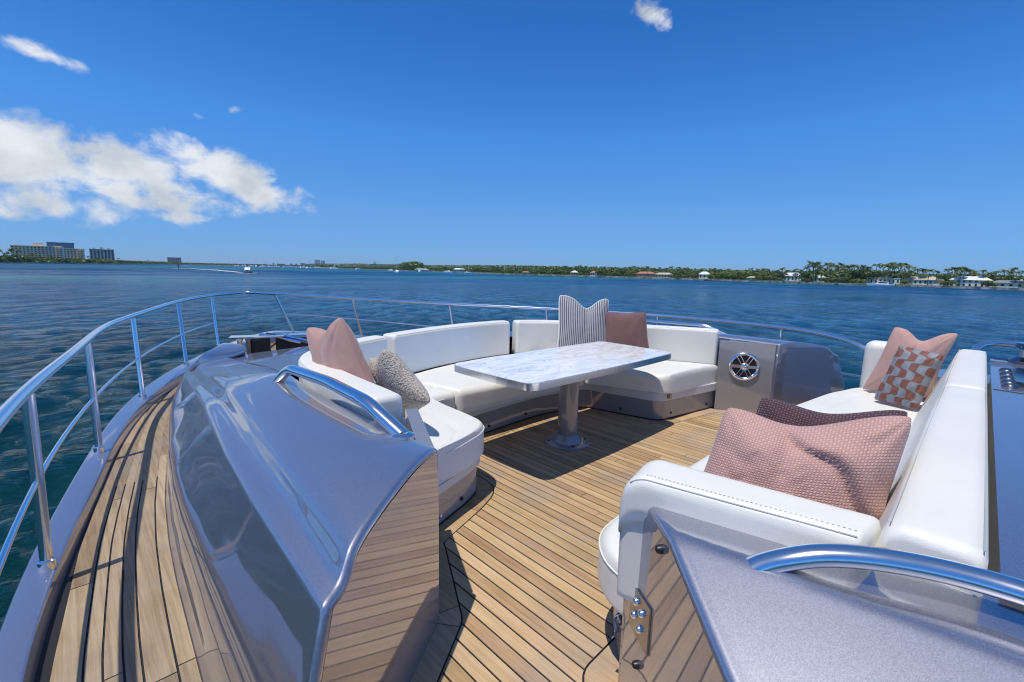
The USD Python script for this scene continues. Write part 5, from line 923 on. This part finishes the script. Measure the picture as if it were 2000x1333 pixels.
# apartment towers
def tower(name, label, p0, p1, ytop, Dd, wall, floors, bays, cat='building', glass='dark_glass', balc=False, depth=18, z0=None, penthouse=None, wfrac=.55, hfrac=.5, yaw=0.0):
    pc = (p0 + p1) / 2; D = shore_D(pc) + Dd; xy = shore_at(pc, D); w = (p1 - p0) * px_m(pc, D); zb = LANDZ if z0 is None else z0; H = z_at(pc, ytop, D) - zb
    t = thing(name, label, cat, loc=(xy[0], xy[1], zb), rotz=facing(pc) - yaw); obj('wall', box(0, depth / 2, H / 2, w, depth, H), wall, t, smooth=False)
    obj('roof', box(0, depth / 2, H + .35, w + .8, depth + .8, .7), wall, t, smooth=False)
    fh = H / floors
    for f in range(floors):
        for b_ in range(bays):
            x = -w / 2 + w * (b_ + .5) / bays
            obj('window', box(x, -.03, fh * (f + .52), w / bays * wfrac, .3, fh * hfrac), glass, t, smooth=False)
        if balc: obj('balcony', box(w * .5 - w / bays, -.9, fh * f + .5, w / bays * 1.8, 1.8, .9), wall, t, smooth=False)
    for q in (penthouse or []): obj('penthouse', box(q[0] * w, depth / 2, H + q[2] / 2, q[1] * w, 8, q[2]), wall, t, smooth=False)
    return t
tower('apartment_block', 'beige eight-storey apartment block, its long left wing behind palms', 40, 111, 482.0, 60, 'beige_wall', 8, 14, penthouse=[(.02, .2, 4.5), (-.42, .06, 2)], balc=True, yaw=0.09)
tower('apartment_block', 'beige apartment block wing with dark balconies at its right end', 113, 157, 486.5, 75, 'beige_wall', 8, 9, penthouse=[(-.35, .25, 3.5)], balc=True, yaw=0.09)
tower('glass_tower', 'blue glass tower rising behind the beige apartment block', 103, 141, 475.0, 190, 'tower_glass', 12, 8, glass='tower_glass', hfrac=.35)
tower('grey_tower', 'grey-blue tower with vertical dark bands standing alone', 183, 219, 488.0, 150, 'grey_wall', 11, 7, hfrac=.8, wfrac=.5, penthouse=[(-.3, .1, 3), (0, .14, 4), (.28, .1, 3)])
tower('pink_tower', 'pale pink tower on the distant shore left of the motor boat', 330, 352, 503.5, 900, 'pink_wall', 14, 7, depth=40, hfrac=.5)
tower('pink_annex', 'low pale annex at the foot of the pink tower', 312, 329, 512.3, 900, 'cream_wall', 3, 5, depth=30)
FT = [(615.5, 625, 508.2, 'white twin tower, the taller left one, on the far skyline'), (627, 635, 510.0, 'white twin tower, the shorter right one, on the far skyline')]
for p0, p1, yt, lb in FT: tower('skyline_tower', lb, p0, p1, yt, 1500, 'white_wall', 16, 4, depth=40, hfrac=.5)
for k, (p0, p1, yt) in enumerate(sorted(((587, 595, 514.6), (596, 604, 516), (605, 612, 515.5), (567, 571, 515.6), (577, 581, 515.8), (533, 535, 514.2), (541, 548, 515.6), (549, 556, 516.0), (516, 519, 516)))):
    tower('skyline_block', f'pale block on the far skyline, {ORD[k]} from the left', p0, p1, yt, 1900, 'grey_wall', 8, 3, depth=40).SetCustomDataByKey('group', 'pale blocks on the far skyline')

# boats and channel marks
def hull_form(Ln, B, H, bow=.35, n=15):
    S = []
    for t in np.linspace(0, 1, n):
        x = -Ln / 2 + Ln * t; k = 1 if t < 1 - bow else max(.02, 1 - ((t - 1 + bow) / bow) ** 2.0); sh = H * (1 + .28 * t * t); r = .15 * Ln * max(0, t - .85) / .15 * .35
        S.append([(x + r, B / 2 * k, sh), (x + r, B / 2 * k * 1.0, sh * .6), (x, B / 2 * k * .82, .1), (x, 0.02 * B, -.35), (x, -0.02 * B, -.35), (x, -B / 2 * k * .82, .1), (x + r, -B / 2 * k, sh * .6), (x + r, -B / 2 * k, sh)])
    return closed_loft(np.array(S))
def boat(name, label, px_, py_, Ln, B, H, yaw, hullmat='gelcoat', cabin=True, mast=0, group=None, cat='boat', fly=False, D=None):
    D = D or np.linalg.norm(at(px_, py_, WZ)[:2]); xy = shore_at(px_, D); t = thing(name, label, cat, group, (xy[0], xy[1], WZ), facing(px_) + yaw)
    obj('hull', hull_form(Ln, B, H), hullmat, t, smooth=40)
    if cabin:
        c = trimesh.convex.convex_hull(np.array([(x, y, z) for x, z in ((-Ln * .28, H), (Ln * .22, H * 1.1), (Ln * .06, H * 1.1 + B * .42), (-Ln * .26, H + B * .42)) for y in (-B * .36, B * .36)])); obj('cabin', c, 'gelcoat', t, smooth=False)
        w_ = trimesh.convex.convex_hull(np.array([(x, y, z) for x, z in ((-Ln * .22, H + B * .16), (Ln * .17, H + B * .17), (Ln * .085, H + B * .36), (-Ln * .22, H + B * .34)) for y in (-B * .375, B * .375)])); obj('window', w_, 'dark_glass', t, smooth=False)
        if fly: obj('hardtop', box(-Ln * .08, 0, H + B * .60, Ln * .22, B * .62, .10), 'gelcoat', t, smooth=False); obj('hardtop_post', cat_([box(x, y, H + B * .49, .08, .08, B * .22) for x in (-Ln * .17, Ln * .01) for y in (-B * .3, B * .3)]), 'gelcoat', t, smooth=False)
    if mast: obj('mast', tube([(Ln * .05, 0, H), (Ln * .05, 0, H + mast)], .10, 6), 'grey_wall', t); obj('boom', tube([(Ln * .05, 0, H + 1.8), (-Ln * .4, 0, H + 1.9)], .12, 6), 'white_wall', t)
    return t
boat('motor_boat', 'tan-hulled cabin cruiser coming head-on with a white wake', 483, 533.5, 11, 3.9, 1.35, -1.65, 'tan_hull', fly=True)
def ribbon(name, label, pts, w0, w1):
    P = resample(np.array(pts), 40); n = np.stack([-np.gradient(P[:, 1]), np.gradient(P[:, 0])], 1); n /= np.linalg.norm(n, axis=1, keepdims=True); w = np.linspace(w0, w1, 40)[:, None]
    p = obj(name, fix(sheet(np.array([np.c_[P + n * w, np.full(40, WZ + .12)], np.c_[P, np.full(40, WZ + .2)], np.c_[P - n * w, np.full(40, WZ + .12)]]))), 'foam', smooth=True); tag(p, label, 'wake', kind='stuff')
ribbon('wake', 'white foaming wake behind the approaching cabin cruiser', [at(*q, WZ)[:2] for q in ((474, 533.5), (450, 531), (420, 528), (385, 526), (340, 525))], 1.4, 6)
ribbon('wake', 'white bow wave in front of the approaching cabin cruiser', [at(*q, WZ)[:2] for q in ((468, 534.3), (483, 535.0), (496, 534.4), (503, 533.8))], .7, .5)
boat('sailboat', 'white sailing yacht with a bare mast anchored off the far shore', 775, 534, 11, 3.6, 1.3, -1.4, mast=14.5, cat='sailboat')
boat('motor_yacht', 'sleek white motor yacht moored at a dock on the right shore', 1722, 559.5, 15, 4.4, 1.45, 0.12 + math.pi, fly=False, cat='yacht')
boat('motor_boat', 'white sport boat raised on a lift at the dock in front of the long house', 1823, 561.5, 11, 3.2, 1.6, 0.1, fly=True)
boat('motor_boat', 'small white boat moving fast left of the red channel mark', 363, 520.5, 9, 3, 1.3, 0.05)
gb = np.random.default_rng(5)
for k in range(34):
    p_ = [455 + 200 * (k + gb.uniform(.1, .9)) / 28, 640 + 320 * (k - 28 + gb.uniform(.1, .9)) / 6][k >= 28]; lab = f'small white boat moored far off, {"number " if 0 else ""}{ORD[k] if k < 20 else ("twenty-" + ORD[k - 20] if 20 <= k < 29 else "")} from the left' if k < 28 else f'small white boat along the tree-lined shore, {ORD[k - 28]} of six from left'; y_ = np.interp(p_, [w[0] for w in WATERLINE], [w[1] for w in WATERLINE]) + gb.uniform(.3, 2.2)
    boat('moored_boat', lab, p_, y_, gb.uniform(8, 14), 3.6, gb.uniform(1.4, 2.2), gb.uniform(-3, 3), group='white boats moored far off', mast=13 if gb.random() < .25 else 0)
def post(name, label, px_, py_, ytop, sign=None):
    D = np.linalg.norm(at(px_, py_, WZ)[:2]); xy = shore_at(px_, D); h = z_at(px_, ytop, D) - WZ; t = thing(name, label, 'channel mark', loc=(xy[0], xy[1], WZ), rotz=facing(px_))
    obj('pile', tube([(0, 0, -1), (0, 0, h * .8)], .24, 8), 'pile', t)
    if sign == 'red': obj('board', trimesh.convex.convex_hull(np.array([(-.7, y, h * .6) for y in (-.3, -.24)] + [(.7, y, h * .6) for y in (-.3, -.24)] + [(0, y, h) for y in (-.3, -.24)])), 'red_paint', t, smooth=False)
    else: obj('board', box(0, -.28, h * .88, .9, .08, .9), sign or 'white_wall', t, smooth=False)
    return t
post('channel_mark', 'dark pile with a red triangular board standing in the water at the left', 347.5, 525.5, 515.5, 'red')
post('channel_mark', 'dark pile with a white board, the left of two off the right shore', 1563.5, 555.3, 545.5, 'white_wall')
post('channel_mark', 'dark pile with a red board, the right of two off the right shore', 1575.5, 556.0, 545.5, 'red_paint')
def dock(label, px_, w, back):
    D = shore_D(px_) - back; xy = shore_at(px_, D); t = thing('dock', label, 'dock', loc=(xy[0], xy[1], WZ), rotz=facing(px_)); obj('deck', box(0, 0, 1.05, w, 2.2, .2), 'dock_wood', t, smooth=False)
    for k in range(int(w / 4) + 1): obj('pile', tube([(-w / 2 + 4 * k, -1.2, -1), (-w / 2 + 4 * k, -1.2, 1.9)], .16, 6), 'pile', t)
dock('wooden dock beside the sleek white motor yacht', 1768, 18, 6); dock('wooden dock in front of the pink mansion', 1232, 20, 7); dock('wooden dock below the tallest palms', 1612, 16, 6); dock('wooden dock under the white house with the white roof', 1540, 14, 6); dock('wooden dock in front of the white gabled house', 1375, 18, 6); dock('wooden dock near the white house left of centre', 897, 18, 6)

# ------------------------------------------------------------------ the air
usdkit.material(stage, '/World/Looks/haze_look', {'v': ('principled_volume', dict(color=(0.86, 0.92, 1.0), density=0.00004, anisotropy=0.3))}, [], volume='v.volume')
hz = trimesh.creation.box((29000, 29000, 150)); hz.apply_translation((0, 0, WZ - 2.2 + 75))
hp = usdkit.mesh(stage, '/World/haze', hz, '/World/Looks/haze_look').GetPrim(); tag(hp, 'thin sea haze over the bay and the far shores', 'haze', kind='stuff')
